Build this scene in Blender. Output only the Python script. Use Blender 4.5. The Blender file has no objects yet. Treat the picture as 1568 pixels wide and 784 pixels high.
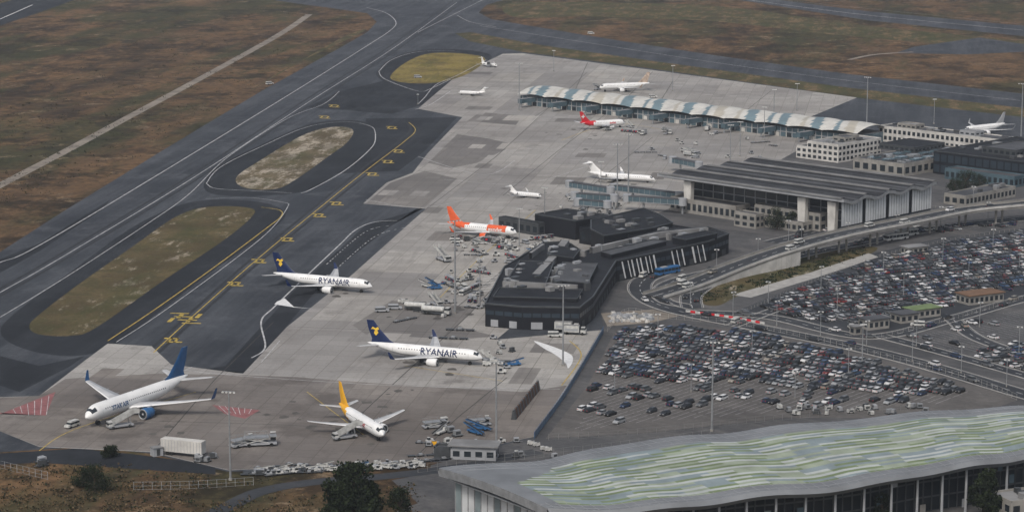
import bpy, math, random, bmesh
from mathutils import Vector, Matrix
from mathutils.geometry import tessellate_polygon
random.seed(7)
R=random.random
def U(a,b): return a+(b-a)*R()
S=bpy.context.scene
# ---------------------------------------------------------------- survey: photo measurement -> world metres
FPX=3840.0; TH=math.atan(722/FPX); CH=math.cos(TH)/0.00521
def G(u,v,z=0.0):
    x=(u-784)/FPX; y=(v-392)/FPX
    t=(CH-z)/(math.sin(TH)+y*math.cos(TH))
    return Vector((x*t,(math.cos(TH)-y*math.sin(TH))*t,z))
def G2(u,v,z=0.0):
    p=G(u,v,z); return Vector((p.x,p.y))
# ---------------------------------------------------------------- materials
MATS={}
def nt(name):
    m=bpy.data.materials.new(name); m.use_nodes=True
    t=m.node_tree; b=t.nodes['Principled BSDF']; return m,t,b
def mixc(t,fac,a,b,blend='MIX'):
    n=t.nodes.new('ShaderNodeMix'); n.data_type='RGBA'; n.blend_type=blend
    for sock,val in ((n.inputs[0],fac),(n.inputs[6],a),(n.inputs[7],b)):
        if hasattr(val,'is_output') : t.links.new(val,sock)
        elif isinstance(val,(int,float)): sock.default_value=val
        else: sock.default_value=(*val,1)
    return n.outputs[2]
def coords(t,rot=0,sc=(1,1,1)):
    tc=t.nodes.new('ShaderNodeTexCoord'); mp=t.nodes.new('ShaderNodeMapping')
    mp.inputs['Rotation'].default_value=(0,0,rot)
    t.links.new(tc.outputs['Object'],mp.inputs[0])
    if sc==(1,1,1): return mp.outputs[0]
    m2=t.nodes.new('ShaderNodeMapping'); m2.inputs['Scale'].default_value=sc
    t.links.new(mp.outputs[0],m2.inputs[0]); return m2.outputs[0]
def noise(t,vec,scale,detail=6,rough=.6,lo=.35,hi=.65):
    n=t.nodes.new('ShaderNodeTexNoise'); n.inputs['Scale'].default_value=scale
    n.inputs['Detail'].default_value=detail; n.inputs['Roughness'].default_value=rough
    t.links.new(vec,n.inputs['Vector'])
    r=t.nodes.new('ShaderNodeMapRange'); r.inputs[1].default_value=lo; r.inputs[2].default_value=hi
    t.links.new(n.outputs[0],r.inputs[0]); return r.outputs[0]
def M(name,col,rough=.7,var=.25,scale=1.5,metal=0.0,spec=.3):
    if name in MATS: return MATS[name]
    m,t,b=nt(name)
    v=coords(t)
    f=noise(t,v,scale)
    c2=tuple(max(0,c*(1-var)) for c in col)
    t.links.new(mixc(t,f,c2,col),b.inputs['Base Color'])
    b.inputs['Roughness'].default_value=rough; b.inputs['Metallic'].default_value=metal
    b.inputs['Specular IOR Level'].default_value=spec
    MATS[name]=m; return m
TDIR=(G2(640,195)-G2(165,520)); TANG=math.atan2(TDIR.y,TDIR.x)
def heath():
    m,t,b=nt('heath_ground'); v=coords(t); vs=coords(t,-TANG,(.3,1,1))
    big=noise(t,v,.008,10,.72,.44,.56); mid=noise(t,vs,.024,10,.78,.44,.58); fine=noise(t,v,.16,8,.8,.38,.62)
    grn=noise(t,vs,.009,9,.74,.49,.57); spk=noise(t,v,.045,10,.84,.56,.63); drk=noise(t,v,.020,10,.78,.49,.58)
    c=mixc(t,big,(.036,.025,.017),(.115,.072,.040))
    c=mixc(t,mid,c,(.155,.093,.048))
    c2=mixc(t,.75,c,(.040,.047,.021)); c=mixc(t,grn,c,c2)
    c=mixc(t,drk,c,mixc(t,.75,c,(.017,.014,.010)))
    c3=mixc(t,.65,c,(.29,.22,.145)); c=mixc(t,spk,c,c3)
    c=mixc(t,fine,c,mixc(t,.5,c,(.018,.015,.010)))
    t.links.new(c,b.inputs['Base Color']); b.inputs['Roughness'].default_value=1; b.inputs['Specular IOR Level'].default_value=.05
    return m
def grassm(name,a,bb,dirt,dl=.55):
    m,t,b=nt(name); v=coords(t); vs=coords(t,-TANG,(.35,1,1))
    c=mixc(t,noise(t,v,.09,8,.75,.42,.58),a,bb); c=mixc(t,noise(t,vs,.09,10,.8,dl,dl+.06),c,dirt)
    c=mixc(t,noise(t,v,.045,10,.8,.48,.56),c,mixc(t,.6,c,(.035,.028,.016)))
    c=mixc(t,noise(t,vs,.03,8,.75,.5,.58),c,mixc(t,.45,c,(.045,.055,.02)))
    c=mixc(t,noise(t,v,.7,6,.7,.35,.65),c,mixc(t,.4,c,(.02,.02,.012)))
    t.links.new(c,b.inputs['Base Color']); b.inputs['Roughness'].default_value=1; b.inputs['Specular IOR Level'].default_value=.05
    return m
def asphalt(name,a,bb,light=(.13,.135,.14),ll=.6,sp=.15,rot=None):
    m,t,b=nt(name); v=coords(t); vs=coords(t,-(TANG if rot is None else rot),(.06,1,1))
    c=mixc(t,noise(t,v,.02,8,.65),a,bb)
    c=mixc(t,noise(t,vs,.07,9,.78,ll-.14,ll+.14),c,mixc(t,.75,c,light))
    c=mixc(t,noise(t,v,.035,9,.75,.52,.66),c,mixc(t,.5,c,light))
    c=mixc(t,noise(t,v,.5,6,.75),c,mixc(t,.35,c,(.012,.012,.014)))
    t.links.new(c,b.inputs['Base Color']); b.inputs['Roughness'].default_value=.85; b.inputs['Specular IOR Level'].default_value=sp
    return m
def concrete(name,a,bb,stain,rot,sx=7.5,sy=7.5,big=(46,30),st=.55,bigmix=.75):
    m,t,b=nt(name); v=coords(t); vr=coords(t,-rot)
    def brick(w,h,c1,c2,mort,ms):
        n=t.nodes.new('ShaderNodeTexBrick'); n.offset=0.0 if w<20 else .37; n.squash=1
        n.inputs['Scale'].default_value=1; n.inputs['Brick Width'].default_value=w; n.inputs['Row Height'].default_value=h
        n.inputs['Mortar Size'].default_value=ms; n.inputs['Mortar Smooth'].default_value=.3
        n.inputs['Color1'].default_value=(*c1,1); n.inputs['Color2'].default_value=(*c2,1); n.inputs['Mortar'].default_value=(*mort,1)
        t.links.new(vr,n.inputs['Vector']); return n.outputs[0]
    small=brick(sx,sy,(.82,.82,.82),(1.0,1.0,1.0),(.58,.56,.54),.13)
    bigb=brick(big[0],big[1],(.66,.65,.66),(1.08,1.06,1.02),(.75,.73,.71),.25)
    c=mixc(t,noise(t,v,.012,8,.6),a,bb)
    c=mixc(t,1.0,c,small,'MULTIPLY'); c=mixc(t,bigmix,c,mixc(t,1.0,c,bigb,'MULTIPLY'))
    c=mixc(t,noise(t,v,.04,9,.72,st,st+.14),c,stain)
    vs=coords(t,-rot,(.1,1,1))
    c=mixc(t,noise(t,vs,.25,7,.7,.52,.75),c,mixc(t,.7,c,stain))
    c=mixc(t,noise(t,v,.35,8,.8,.56,.68),c,mixc(t,.5,c,(.06,.055,.05)))
    c=mixc(t,noise(t,v,1.1,6,.75),c,mixc(t,.22,c,(.05,.05,.05)))
    t.links.new(c,b.inputs['Base Color']); b.inputs['Roughness'].default_value=.85; b.inputs['Specular IOR Level'].default_value=.2
    return m
m_heath=heath()
m_isl=grassm('dry_grass',(.075,.064,.032),(.15,.112,.058),(.34,.29,.22),.55)
m_isl2=grassm('sparse_grass',(.11,.09,.055),(.20,.158,.10),(.40,.35,.28),.49)
m_isl3=grassm('yellow_grass',(.20,.16,.045),(.29,.22,.075),(.16,.12,.05),.58)
m_verge=grassm('green_verge',(.055,.058,.027),(.11,.090,.045),(.17,.12,.065),.5)
m_asph=asphalt('taxiway_asphalt',(.024,.028,.035),(.045,.051,.060),(.105,.112,.124),.60)
m_asphd=asphalt('dark_asphalt',(.009,.011,.014),(.019,.022,.027),(.044,.049,.056),.64)
m_road=asphalt('road_asphalt',(.024,.027,.032),(.042,.046,.052),(.075,.077,.08),.66,rot=-.7)
m_lot=asphalt('car_park_asphalt',(.075,.070,.067),(.110,.103,.097),(.16,.15,.14),.6,rot=-.66)
m_land=asphalt('forecourt_asphalt',(.046,.047,.050),(.085,.085,.087),(.16,.152,.145),.60,rot=-.7)
m_conc=concrete('apron_concrete',(.285,.272,.256),(.38,.37,.352),(.165,.153,.142),TANG)
m_concn=concrete('apron_concrete_old',(.165,.147,.133),(.24,.22,.203),(.10,.087,.078),TANG,7.5,7.5,(40,26),.5)
m_concp=concrete('apron_patch',(.16,.152,.145),(.22,.208,.196),(.10,.094,.09),TANG,7.5,7.5,(60,60),.6)
m_conc2=concrete('apron_far',(.31,.295,.275),(.39,.375,.35),(.20,.185,.17),TANG)
m_white=M('white_paint',(.68,.68,.67),.6,.25,.8)
m_line=M('worn_white_line',(.48,.48,.48),.7,.55,.3)
m_yel=M('yellow_line',(.46,.33,.06),.7,.5,.4)
m_red=M('red_hatch',(.25,.10,.10),.8,.35,.4)
m_joint=M('tar_joint',(.05,.047,.043),.9,.4,.3)
m_stain=M('oil_stain',(.085,.078,.07),.8,.4,.3)
m_tyre=M('tyre_streak',(.020,.022,.026),.9,.4,.2)
m_path=M('gravel_path',(.23,.20,.165),1,.45,.08)
m_kerb=M('kerb_stone',(.33,.32,.30),.9,.3,.3)
m_glass=M('dark_glass',(.02,.026,.032),.15,.3,.2,0,.5)
m_cglass=M('car_glass',(.018,.021,.025),.35,.3,.2,0,.35)
m_bglass=M('blue_glass',(.08,.125,.15),.2,.35,.15,0,.5)
m_black=M('black_cladding',(.010,.011,.015),.55,.3,.3,0,.2)
m_bband=M('dark_blue_band',(.025,.037,.05),.3,.3,.3)
m_droof=M('dark_roof',(.018,.020,.025),.85,.5,.12,0,.15)
m_hroof=M('hall_roof',(.062,.065,.072),.75,.4,.08)
m_hroof2=M('hall_roof_dark',(.028,.030,.035),.85,.4,.08)
m_droof2=M('grey_roof',(.070,.073,.080),.8,.5,.1)
m_lroof=M('light_roof',(.22,.22,.22),.75,.4,.1)
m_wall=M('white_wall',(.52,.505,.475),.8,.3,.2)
m_panel=M('translucent_panel',(.56,.58,.59),.55,.25,.12)
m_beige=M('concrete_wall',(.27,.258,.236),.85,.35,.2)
m_metal=M('galvanised_metal',(.28,.29,.30),.5,.3,.5,.3)
m_dmetal=M('dark_metal',(.065,.07,.075),.5,.3,.5,.3)
m_rubber=M('tyre_rubber',(.018,.018,.018),.9,.2,2)
m_blue=M('blue_paint',(.03,.12,.28),.5,.3,.8)
m_orange=M('orange_paint',(.66,.11,.035),.4,.15,.8)
m_yelp=M('yellow_paint',(.70,.36,.015),.4,.12,.6)
m_navy=M('navy_paint',(.008,.020,.075),.35,.2,.5)
m_redp=M('red_paint',(.50,.012,.02),.4,.15,.5)
m_tblue=M('tail_blue',(.014,.08,.21),.35,.3,.3)
m_body=M('aircraft_white',(.70,.70,.69),.38,.12,.25,0,.3)
m_wing=M('wing_grey',(.46,.465,.47),.5,.25,.3,0,.25)
m_bely=M('aircraft_grey',(.30,.31,.325),.5,.2,.3)
m_fence=M('fence_grey',(.20,.20,.195),.7,.3,.4)
m_rust=M('rusty_steel',(.12,.07,.05),.85,.4,.6)
m_lamp=M('lamp_head',(.5,.5,.48),.4,.1,1)
m_trunk=M('bark',(.07,.05,.035),.95,.4,2)
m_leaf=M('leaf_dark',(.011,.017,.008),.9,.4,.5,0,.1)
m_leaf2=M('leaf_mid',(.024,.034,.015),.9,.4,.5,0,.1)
m_leaf3=M('leaf_brown',(.075,.054,.03),.95,.4,.5,0,.1)
m_leaf4=M('leaf_tan',(.14,.10,.055),.95,.4,.5,0,.1)
# ---------------------------------------------------------------- mesh builder
class B:
    def __init__(s): s.v=[];s.f=[];s.mi=[];s.mats=[]
    def m(s,mat):
        if mat not in s.mats: s.mats.append(mat)
        return s.mats.index(mat)
    def face(s,pts,mat):
        i=len(s.v); s.v.extend([tuple(p) for p in pts]); s.f.append(tuple(range(i,i+len(pts)))); s.mi.append(s.m(mat))
    def box(s,c,d,mat,rz=0,top=(1,1),roof=None,sh=(0,0)):
        cx,cy,cz=c; a,b,h=d[0]/2,d[1]/2,d[2]; cs,sn=math.cos(rz),math.sin(rz); i=len(s.v)
        for k,(tx,ty,z,ox,oy) in enumerate(((1,1,0,0,0),(top[0],top[1],h,sh[0],sh[1]))):
            for sx,sy in ((-1,-1),(1,-1),(1,1),(-1,1)):
                x=sx*a*tx+ox; y=sy*b*ty+oy
                s.v.append((cx+x*cs-y*sn,cy+x*sn+y*cs,cz+z))
        for q in ((0,1,5,4),(1,2,6,5),(2,3,7,6),(3,0,4,7),(3,2,1,0)): s.f.append(tuple(i+j for j in q)); s.mi.append(s.m(mat))
        s.f.append((i+4,i+5,i+6,i+7)); s.mi.append(s.m(roof or mat))
    def cyl(s,p0,p1,r0,r1,mat,n=8,cap=True,capmat=None):
        p0=Vector(p0);p1=Vector(p1); d=(p1-p0).normalized()
        a=d.orthogonal().normalized(); b=d.cross(a); i=len(s.v)
        for p,r in ((p0,r0),(p1,r1)):
            for k in range(n):
                t=2*math.pi*k/n; s.v.append(tuple(p+a*(r*math.cos(t))+b*(r*math.sin(t))))
        for k in range(n):
            s.f.append((i+k,i+(k+1)%n,i+n+(k+1)%n,i+n+k)); s.mi.append(s.m(mat))
        if cap:
            s.f.append(tuple(i+k for k in range(n))[::-1]); s.mi.append(s.m(capmat or mat))
            s.f.append(tuple(i+n+k for k in range(n))); s.mi.append(s.m(capmat or mat))
    def loft(s,rings,matf,closed=True,caps=True):
        i=len(s.v); n=len(rings[0])
        for r in rings: s.v.extend([tuple(p) for p in r])
        for a in range(len(rings)-1):
            for k in range(n if closed else n-1):
                k2=(k+1)%n
                s.f.append((i+a*n+k,i+a*n+k2,i+(a+1)*n+k2,i+(a+1)*n+k)); s.mi.append(s.m(matf(a,k) if callable(matf) else matf))
        if caps and closed:
            mm=matf(0,0) if callable(matf) else matf
            s.f.append(tuple(i+k for k in range(n))[::-1]); s.mi.append(s.m(mm))
            mm=matf(len(rings)-2,0) if callable(matf) else matf
            j=i+(len(rings)-1)*n; s.f.append(tuple(j+k for k in range(n))); s.mi.append(s.m(mm))
    def flat(s,pts,z,mat):
        pts=[Vector((p[0],p[1],0)) for p in pts]; i=len(s.v)
        s.v.extend([(p.x,p.y,z) for p in pts])
        for t in tessellate_polygon([pts]):
            a,b,c=[pts[k] for k in t]
            if (b-a).cross(c-a).z<0: t=(t[0],t[2],t[1])
            s.f.append(tuple(i+k for k in t)); s.mi.append(s.m(mat))
    def prism(s,pts,z0,z1,wall,roof):
        n=len(pts)
        area=sum(pts[k][0]*pts[(k+1)%n][1]-pts[(k+1)%n][0]*pts[k][1] for k in range(n))
        if area<0: pts=pts[::-1]
        for k in range(n):
            a,b=pts[k],pts[(k+1)%n]
            s.face([(a[0],a[1],z0),(b[0],b[1],z0),(b[0],b[1],z1),(a[0],a[1],z1)],wall)
        s.flat(pts,z1,roof)
    def ribbon(s,pts,w,z,mat,h=0,dash=None,off=0):
        P=[Vector((p[0],p[1],(p[2] if len(p)>2 else 0)+z)) for p in pts]; n=len(P); N=[]
        for k in range(n):
            d=P[min(k+1,n-1)]-P[max(k-1,0)]; d.z=0; d.normalize(); N.append(Vector((-d.y,d.x,0)))
        L=0
        for k in range(n-1):
            seg=(P[k+1]-P[k]).length
            if not dash or (L%(dash[0]+dash[1]))<dash[0]:
                a=P[k]+N[k]*(off+w/2); b=P[k]+N[k]*(off-w/2); c=P[k+1]+N[k+1]*(off-w/2); d=P[k+1]+N[k+1]*(off+w/2)
                if h==0: s.face([b,c,d,a],mat)
                else:
                    H=Vector((0,0,h)); s.face([b+H,c+H,d+H,a+H],mat); s.face([b,c,c+H,b+H],mat); s.face([d,a,a+H,d+H],mat)
            L+=seg
    def mesh(s,name):
        me=bpy.data.meshes.new(name); me.from_pydata(s.v,[],s.f)
        for m in s.mats: me.materials.append(m)
        me.polygons.foreach_set('material_index',s.mi); me.update(); return me
    def make(s,name,loc=(0,0,0),rz=0,parent=None,smooth=False):
        me=s.mesh(name)
        if smooth:
            bm=bmesh.new(); bm.from_mesh(me); bmesh.ops.remove_doubles(bm,verts=bm.verts,dist=.0005)
            bmesh.ops.recalc_face_normals(bm,faces=bm.faces); bm.to_mesh(me); bm.free()
            me.polygons.foreach_set('use_smooth',[True]*len(me.polygons))
            try: me.set_sharp_from_angle(angle=math.radians(40))
            except Exception: pass
        return put(name,me,loc,rz,parent)
def put(name,me,loc=(0,0,0),rz=0,parent=None,sc=1):
    o=bpy.data.objects.new(name,me); o.location=loc; o.rotation_euler=(0,0,rz); o.scale=(sc,sc,sc)
    S.collection.objects.link(o)
    if parent: o.parent=parent
    return o
def empty(name):
    e=bpy.data.objects.new(name,None); S.collection.objects.link(e); return e
def smooth(pts,closed=False,n=8):
    P=[Vector(p) for p in pts]; out=[]; N=len(P)
    rng=range(N) if closed else range(N-1)
    for i in rng:
        p0=P[(i-1)%N] if closed or i>0 else P[i]; p1=P[i]; p2=P[(i+1)%N]; p3=P[(i+2)%N] if closed or i+2<N else P[(i+1)%N]
        for k in range(n):
            t=k/n
            out.append(.5*((2*p1)+(-p0+p2)*t+(2*p0-5*p1+4*p2-p3)*t*t+(-p0+3*p1-3*p2+p3)*t**3))
    if not closed: out.append(P[-1])
    return out
def resample(pts,step):
    out=[pts[0]]; acc=0
    for a,b in zip(pts,pts[1:]):
        L=(b-a).length; d=step-acc
        while d<=L: out.append(a.lerp(b,d/L)); d+=step
        acc=(acc+L)%step
    return out
def gp(px,z=0): return [G2(u,v,z) for u,v in px]
def inpoly(p,poly):
    c=False; n=len(poly)
    for i in range(n):
        a=poly[i];b=poly[(i+1)%n]
        if (a[1]>p[1])!=(b[1]>p[1]) and p[0]<(b[0]-a[0])*(p[1]-a[1])/(b[1]-a[1])+a[0]: c=not c
    return c
def sheet(name,px,z,mat,sm=False,n=8):
    b=B(); p=gp(px)
    if sm: p=smooth(p,True,n)
    b.flat(p,z,mat); return b.make(name)
# ---------------------------------------------------------------- ground & pavements
b=B(); b.face([(-9000,-1500,0),(9000,-1500,0),(9000,16000,0),(-9000,16000,0)],m_heath); b.make('ground')
pv=[(-120,455),(0,386),(100,322),(250,230),(400,140),(520,74),(562,50),(577,34),(562,21),(500,12),(440,4),(380,-6),(560,-20),(800,-8),(745,8),(733,20),(752,30),(900,55),(1100,86),(1300,114),(1568,144),(1750,165),(1750,330),(1750,470),(1560,480),(1100,560),(820,700),(640,708),(350,722),(230,694),(130,684),(0,692),(-120,700)]
sheet('taxiway_pavement',pv,.02,m_asph)
sheet('runway',[(-60,60),(-60,25),(20,0),(60,-22),(180,-22),(115,0),(60,20)],.02,m_asphd)
sheet('runway',[(1090,-6),(1140,-6),(1330,18),(1568,40),(1700,52),(1700,70),(1568,56),(1330,32)],.02,m_asph)
sheet('grass_verge',[(697,52),(720,50),(830,70),(1000,94),(1300,135),(1568,166),(1700,180),(1700,200),(1568,180),(1320,151),(1000,106),(800,80),(720,64)],.06,m_verge)
sheet('grass_field',[(770,16),(800,4),(1000,6),(1120,12),(1330,40),(1568,64),(1568,76),(1300,56),(1100,34),(900,26),(800,28)],.02,m_verge,True)
sheet('grass_field',[(430,110),(480,85),(545,55),(560,45),(520,60),(420,118),(380,142)],.03,m_verge,True)
ringA=[(2,512),(20,482),(110,415),(200,350),(270,316),(330,306),(400,310),(432,322),(428,342),(330,412),(240,480),(170,530),(110,545),(40,535)]
ringB=[(312,283),(335,255),(400,222),(470,192),(530,184),(572,192),(575,212),(535,250),(475,290),(400,300),(330,298)]
ringC=[(578,110),(600,90),(640,78),(700,76),(745,82),(752,92),(735,112),(700,126),(640,142),(600,132),(580,120)]
for r in (ringA,ringB,ringC): sheet('taxiway_shoulder',r,.035,m_asphd,True)
sheet('grass_island',[(45,500),(60,482),(120,436),(200,380),(270,332),(320,317),(383,319),(385,333),(340,370),(250,430),(150,500),(110,514),(60,512)],.06,m_isl,True)
sheet('grass_island',[(362,272),(400,245),(465,207),(510,195),(540,199),(532,218),(500,242),(450,277),(420,290),(375,288)],.06,m_isl2,True)
sheet('grass_island',[(598,117),(622,96),(655,83),(700,82),(740,88),(737,100),(706,118),(660,128),(612,126)],.06,m_isl3,True)
sheet('asphalt_repair',[(-100,470),(-100,450),(0,397),(60,373),(170,305),(155,322),(60,385),(0,418)],.03,m_asphd)
sheet('asphalt_repair',[(165,575),(240,575),(345,560),(455,440),(560,345),(650,318),(640,318),(600,345),(505,420),(380,570),(300,565)],.032,m_asphd)
sheet('asphalt_repair',[(0,590),(0,545),(60,560),(130,545),(105,562),(30,600)],.032,m_asphd)
sheet('asphalt_repair',[(585,125),(640,132),(705,118),(690,140),(650,160),(600,175),(470,165),(520,140)],.033,m_asphd)
sheet('asphalt_repair',[(560,182),(700,180),(650,232),(610,262),(480,268),(560,225)],.031,m_asphd)
apx=[(770,83),(800,82),(1000,108),(1312,150),(1225,186),(1250,215),(1150,270),(1000,330),(905,400),(850,445),(760,520),(925,505),(820,668),(640,706),(350,720),(230,692),(60,684),(0,660),(-60,640),(-60,610),(60,606),(130,552),(165,526),(232,530),(262,558),(372,572),(440,500),(540,420),(652,320),(556,312),(592,280),(632,265),(655,235),(708,180),(640,167),(700,116)]
sheet('apron',apx,.045,m_conc)
sheet('apron_near',[(-60,612),(60,606),(100,580),(240,572),(372,574),(450,577),(620,590),(800,600),(868,590),(818,668),(640,705),(350,719),(230,691),(60,683),(0,660),(-60,640)],.055,m_concn)
sheet('apron_patch',[(560,312),(598,280),(650,262),(700,274),(650,318)],.056,m_concp)
sheet('apron_patch',[(655,250),(700,206),(745,212),(790,222),(730,250),(690,258)],.056,m_concp)
sheet('apron_patch',[(715,186),(735,172),(800,178),(790,192)],.056,m_concp)
sheet('apron_patch',[(540,498),(600,460),(730,470),(700,500),(760,515),(700,520),(560,512)],.056,m_concp)
sheet('apron_patch',[(330,640),(480,632),(640,655),(560,690),(400,690)],.06,m_concn)
sheet('apron_east',[(1225,186),(1312,150),(1568,185),(1700,200),(1700,250),(1568,240),(1400,215)],.05,m_asph)
A0=gp(apx); NEAR=G2(400,577).y
fu=Vector((math.cos(TANG),math.sin(TANG))); fv=Vector((-fu.y,fu.x)); b=B()
for i in range(0,70):
    for j in range(-20,40):
        if R()<.13:
            lu=22.5*random.choice((.67,1,1)); lv=15*random.choice((.5,1,1)); o=Vector((0,600))+fu*(i*22.5)-fv*(j*15)
            q=[o,o+fu*lu,o+fu*lu-fv*lv,o-fv*lv]
            if all(inpoly(x,A0) for x in q):
                near=o.y<NEAR
                b.face([(*x,.0635) for x in q[::-1]],random.choice((m_concp,m_conc2,m_conc,m_conc) if not near else (m_concp,m_concn,m_concn,m_concn)))
b.make('relaid_slabs')
b=B(); zz=.0641
for cu_,cv_,n_ in ((480,450,10),(640,560,12),(540,660,10),(200,650,8),(730,370,14),(670,470,10),(720,430,12),(900,200,10),(940,290,8),(450,640,10),(850,320,8),(960,150,6),(600,620,8),(800,300,6)):
    for k in range(n_):
        p=G2(cu_+random.gauss(0,35),cv_+random.gauss(0,12)); r_=U(.5,2.2); zz+=.00001
        if inpoly(p,A0): b.flat([p+Vector((math.cos(a*.785)*r_*U(.6,1.2),math.sin(a*.785)*r_*U(.6,1.6))) for a in range(8)],zz,m_stain)
b.make('oil_stains')
land=[(925,505),(905,400),(1000,330),(1150,270),(1250,215),(1750,240),(1750,800),(1000,800),(640,790),(660,712),(820,668)]
sheet('forecourt',land,.068,m_land)
lot1=[(835,672),(900,590),(942,506),(1000,494),(1160,506),(1340,548),(1505,594),(1560,612),(1480,640),(1200,640),(1000,662)]
sheet('car_park',lot1,.075,m_lot)
lot2=[(1135,474),(1250,425),(1330,390),(1440,365),(1568,350),(1700,340),(1700,440),(1568,455),(1460,490),(1330,512),(1230,497)]
sheet('car_park',lot2,.075,m_road)
sheet('car_park',[(1340,520),(1460,495),(1568,462),(1700,445),(1700,640),(1568,600),(1450,565)],.078,m_land)
sheet('grass_verge',[(1072,462),(1085,440),(1130,420),(1230,392),(1330,378),(1335,388),(1250,418),(1140,450),(1100,468)],.1,m_isl,True)
sheet('grass_verge',[(930,500),(920,480),(1000,474),(1040,484),(1000,494)],.1,m_path)
sheet('footpath',[(1120,452),(1240,418),(1330,388),(1345,394),(1255,424),(1150,456)],.11,m_kerb)
sheet('dirt_patch',[(-60,695),(0,694),(120,686),(220,697),(330,712),(330,726),(180,716),(60,708),(-60,714)],.03,m_asphd)
sheet('dirt_patch',[(600,735),(700,716),(720,760),(700,800),(560,800),(640,770)],.03,m_land)
marks=B(); ymarks=B(); joints=B(); streaks=B()
def line(px,w=.45,mat=None,dash=None,z=.072,closed=False,bb=None,sm=True):
    p=gp(px)
    if sm: p=smooth(p,closed,10)
    if closed: p=p+[p[0]]
    p=resample(p,1.5 if dash else 3)
    (bb or marks).ribbon(p,w,z,mat or m_line,dash=dash)
L2=[(-40,470),(0,448),(100,391),(300,270),(480,152),(600,76),(700,4)]
LY=[(235,540),(300,480),(400,392),(500,310),(560,262),(618,218),(636,200),(625,187)]
line([(-40,420),(0,402),(60,376),(250,263),(450,141),(560,72),(598,47),(606,34),(590,20),(560,12)],.6)
line(L2,.45)
for off in ((-7,-2),(6,2)): line([(u+off[0],v+off[1]) for u,v in L2],1.6,m_tyre,z=.04,bb=streaks); line([(u+off[0],v+off[1]) for u,v in LY],1.4,m_tyre,z=.041,bb=streaks)
line([(0,486),(100,425),(230,340),(290,297),(350,240),(440,182),(495,160),(520,140)],.4)
line([(316,281),(338,256),(402,224),(470,195),(530,187),(568,194),(575,206)],.4)
line([(575,206),(570,225),(530,260),(475,291),(455,297)],.55)
line([(316,281),(330,289),(380,292),(450,296)],.4)
line([(165,522),(240,472),(330,408),(405,352),(430,332),(428,322),(395,317)],.5,m_yel)
line([(178,524),(260,470),(400,365),(440,318),(432,310),(380,303),(312,305)],.35)
line(LY,.45,m_yel)
line([(640,160),(650,150),(668,130),(700,116),(745,92)],.5)
line([(580,110),(600,92),(640,80),(700,78)],.5)
line([(580,110),(590,122),(640,140),(660,136),(690,122)],.5)
line([(636,168),(660,160),(690,140)],.5)
line([(385,548),(406,532),(400,492),(420,470),(470,422),(520,375),(545,352),(575,340),(618,338)],.6)
line([(400,555),(430,520)],.3); line([(250,580),(300,560)],.3)
line([(500,405),(560,355),(605,345)],.4,dash=(2.5,2.5)); line([(515,412),(575,362),(625,348)],.4,dash=(2.5,2.5))
line([(250,562),(350,574),(600,590),(860,596)],.35)
line([(640,240),(740,268),(790,245)],.4)
line([(680,275),(800,282),(900,255)],.35); line([(560,306),(640,318),(720,305)],.35)
line([(820,322),(730,400),(660,470)],.3,m_yel)
line([(860,590),(890,545),(870,520)],.4,m_yel)
line([(300,600),(120,655),(60,690)],.35,m_yel); line([(470,600),(560,668)],.3,m_yel); line([(620,560),(780,585)],.3,m_yel)
line([(735,40),(900,66),(1100,97),(1300,124),(1568,155)],.5)
line([(700,24),(720,34),(760,42)],.5); line([(640,50),(700,20),(740,0)],.5)
line([(1140,0),(1330,24),(1568,47)],.6,m_white); line([(0,30),(50,8)],1.0,m_white); line([(1170,-2),(1568,38)],.4)
line([(880,160),(940,150),(1000,162)],.35,m_yel); line([(860,215),(940,190),(1020,200)],.35,m_yel)
for px in ([(235,690),(330,580),(420,492)],[(630,705),(700,640),(780,575)],[(520,665),(600,590)],[(700,470),(800,390),(900,310),(960,262)],
           [(600,590),(720,480),(800,390)],[(770,300),(850,235),(960,150),(1000,110)],[(900,290),(1000,210)],[(820,178),(880,140),(900,96)],[(640,330),(760,240),(900,110)],
           [(1030,125),(1010,158)],[(1180,140),(1140,172)],[(660,200),(760,212)],[(640,262),(900,275)],[(650,318),(820,330)],[(440,500),(740,512)],[(100,640),(420,650),(640,660)]):
    line(px,.34,m_joint,bb=joints,z=.067,sm=False)
def blk(u,v,w=7,h=2.2,mat=m_yel,ang=None):
    p=G2(u,v); a=TANG-math.pi/2+.05 if ang is None else ang; cs,sn=math.cos(a),math.sin(a)
    c=[]
    for x,y in ((-w/2,-h/2),(w/2,-h/2),(w/2,h/2),(-w/2,h/2)): c.append((p.x+x*cs-y*sn,p.y+x*sn+y*cs,.074))
    ymarks.face(c,mat)
for u,v in ((440,367),(397,400),(360,435),(265,521),(488,330),(515,312),(570,267),(594,248),(610,232),(600,196),(497,180),(512,163)):
    for k in (-1,1): blk(u+k*2,v+k*2.6*(v+330)/800,U(4.6,5.6),1.9)
    blk(u-5,v,.9,8); blk(u+5,v,.9,7)
for k in range(4): blk(262+k*14,490-(k%2)*6,1.6,7); blk(275+k*6,480+k*5,7,1.4)
marks.flat(gp([(424,462),(436,457),(450,470),(480,473),(452,471),(420,466)]),.073,m_white)
marks.flat(smooth(gp([(818,522),(850,532),(874,543),(877,553),(870,564),(866,556),(850,543),(832,533)]),True,6),.073,m_white)
marks.flat(gp([(0,634),(85,600),(70,636),(0,632)]),.071,m_red)
marks.flat(gp([(325,620),(398,628),(375,641),(345,634)]),.071,m_red)
for k in range(6): line([(20+k*11,626-k*4),(26+k*9,636)],.2,m_line,z=.074,sm=False); line([(335+k*10,621+k),(350+k*6,635)],.2,m_line,z=.074,sm=False)
for k in range(12): line([(742-k*.5,418+k*2.5),(768-k*.5,420+k*2.5)],.5,m_white,z=.073,sm=False)
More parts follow.
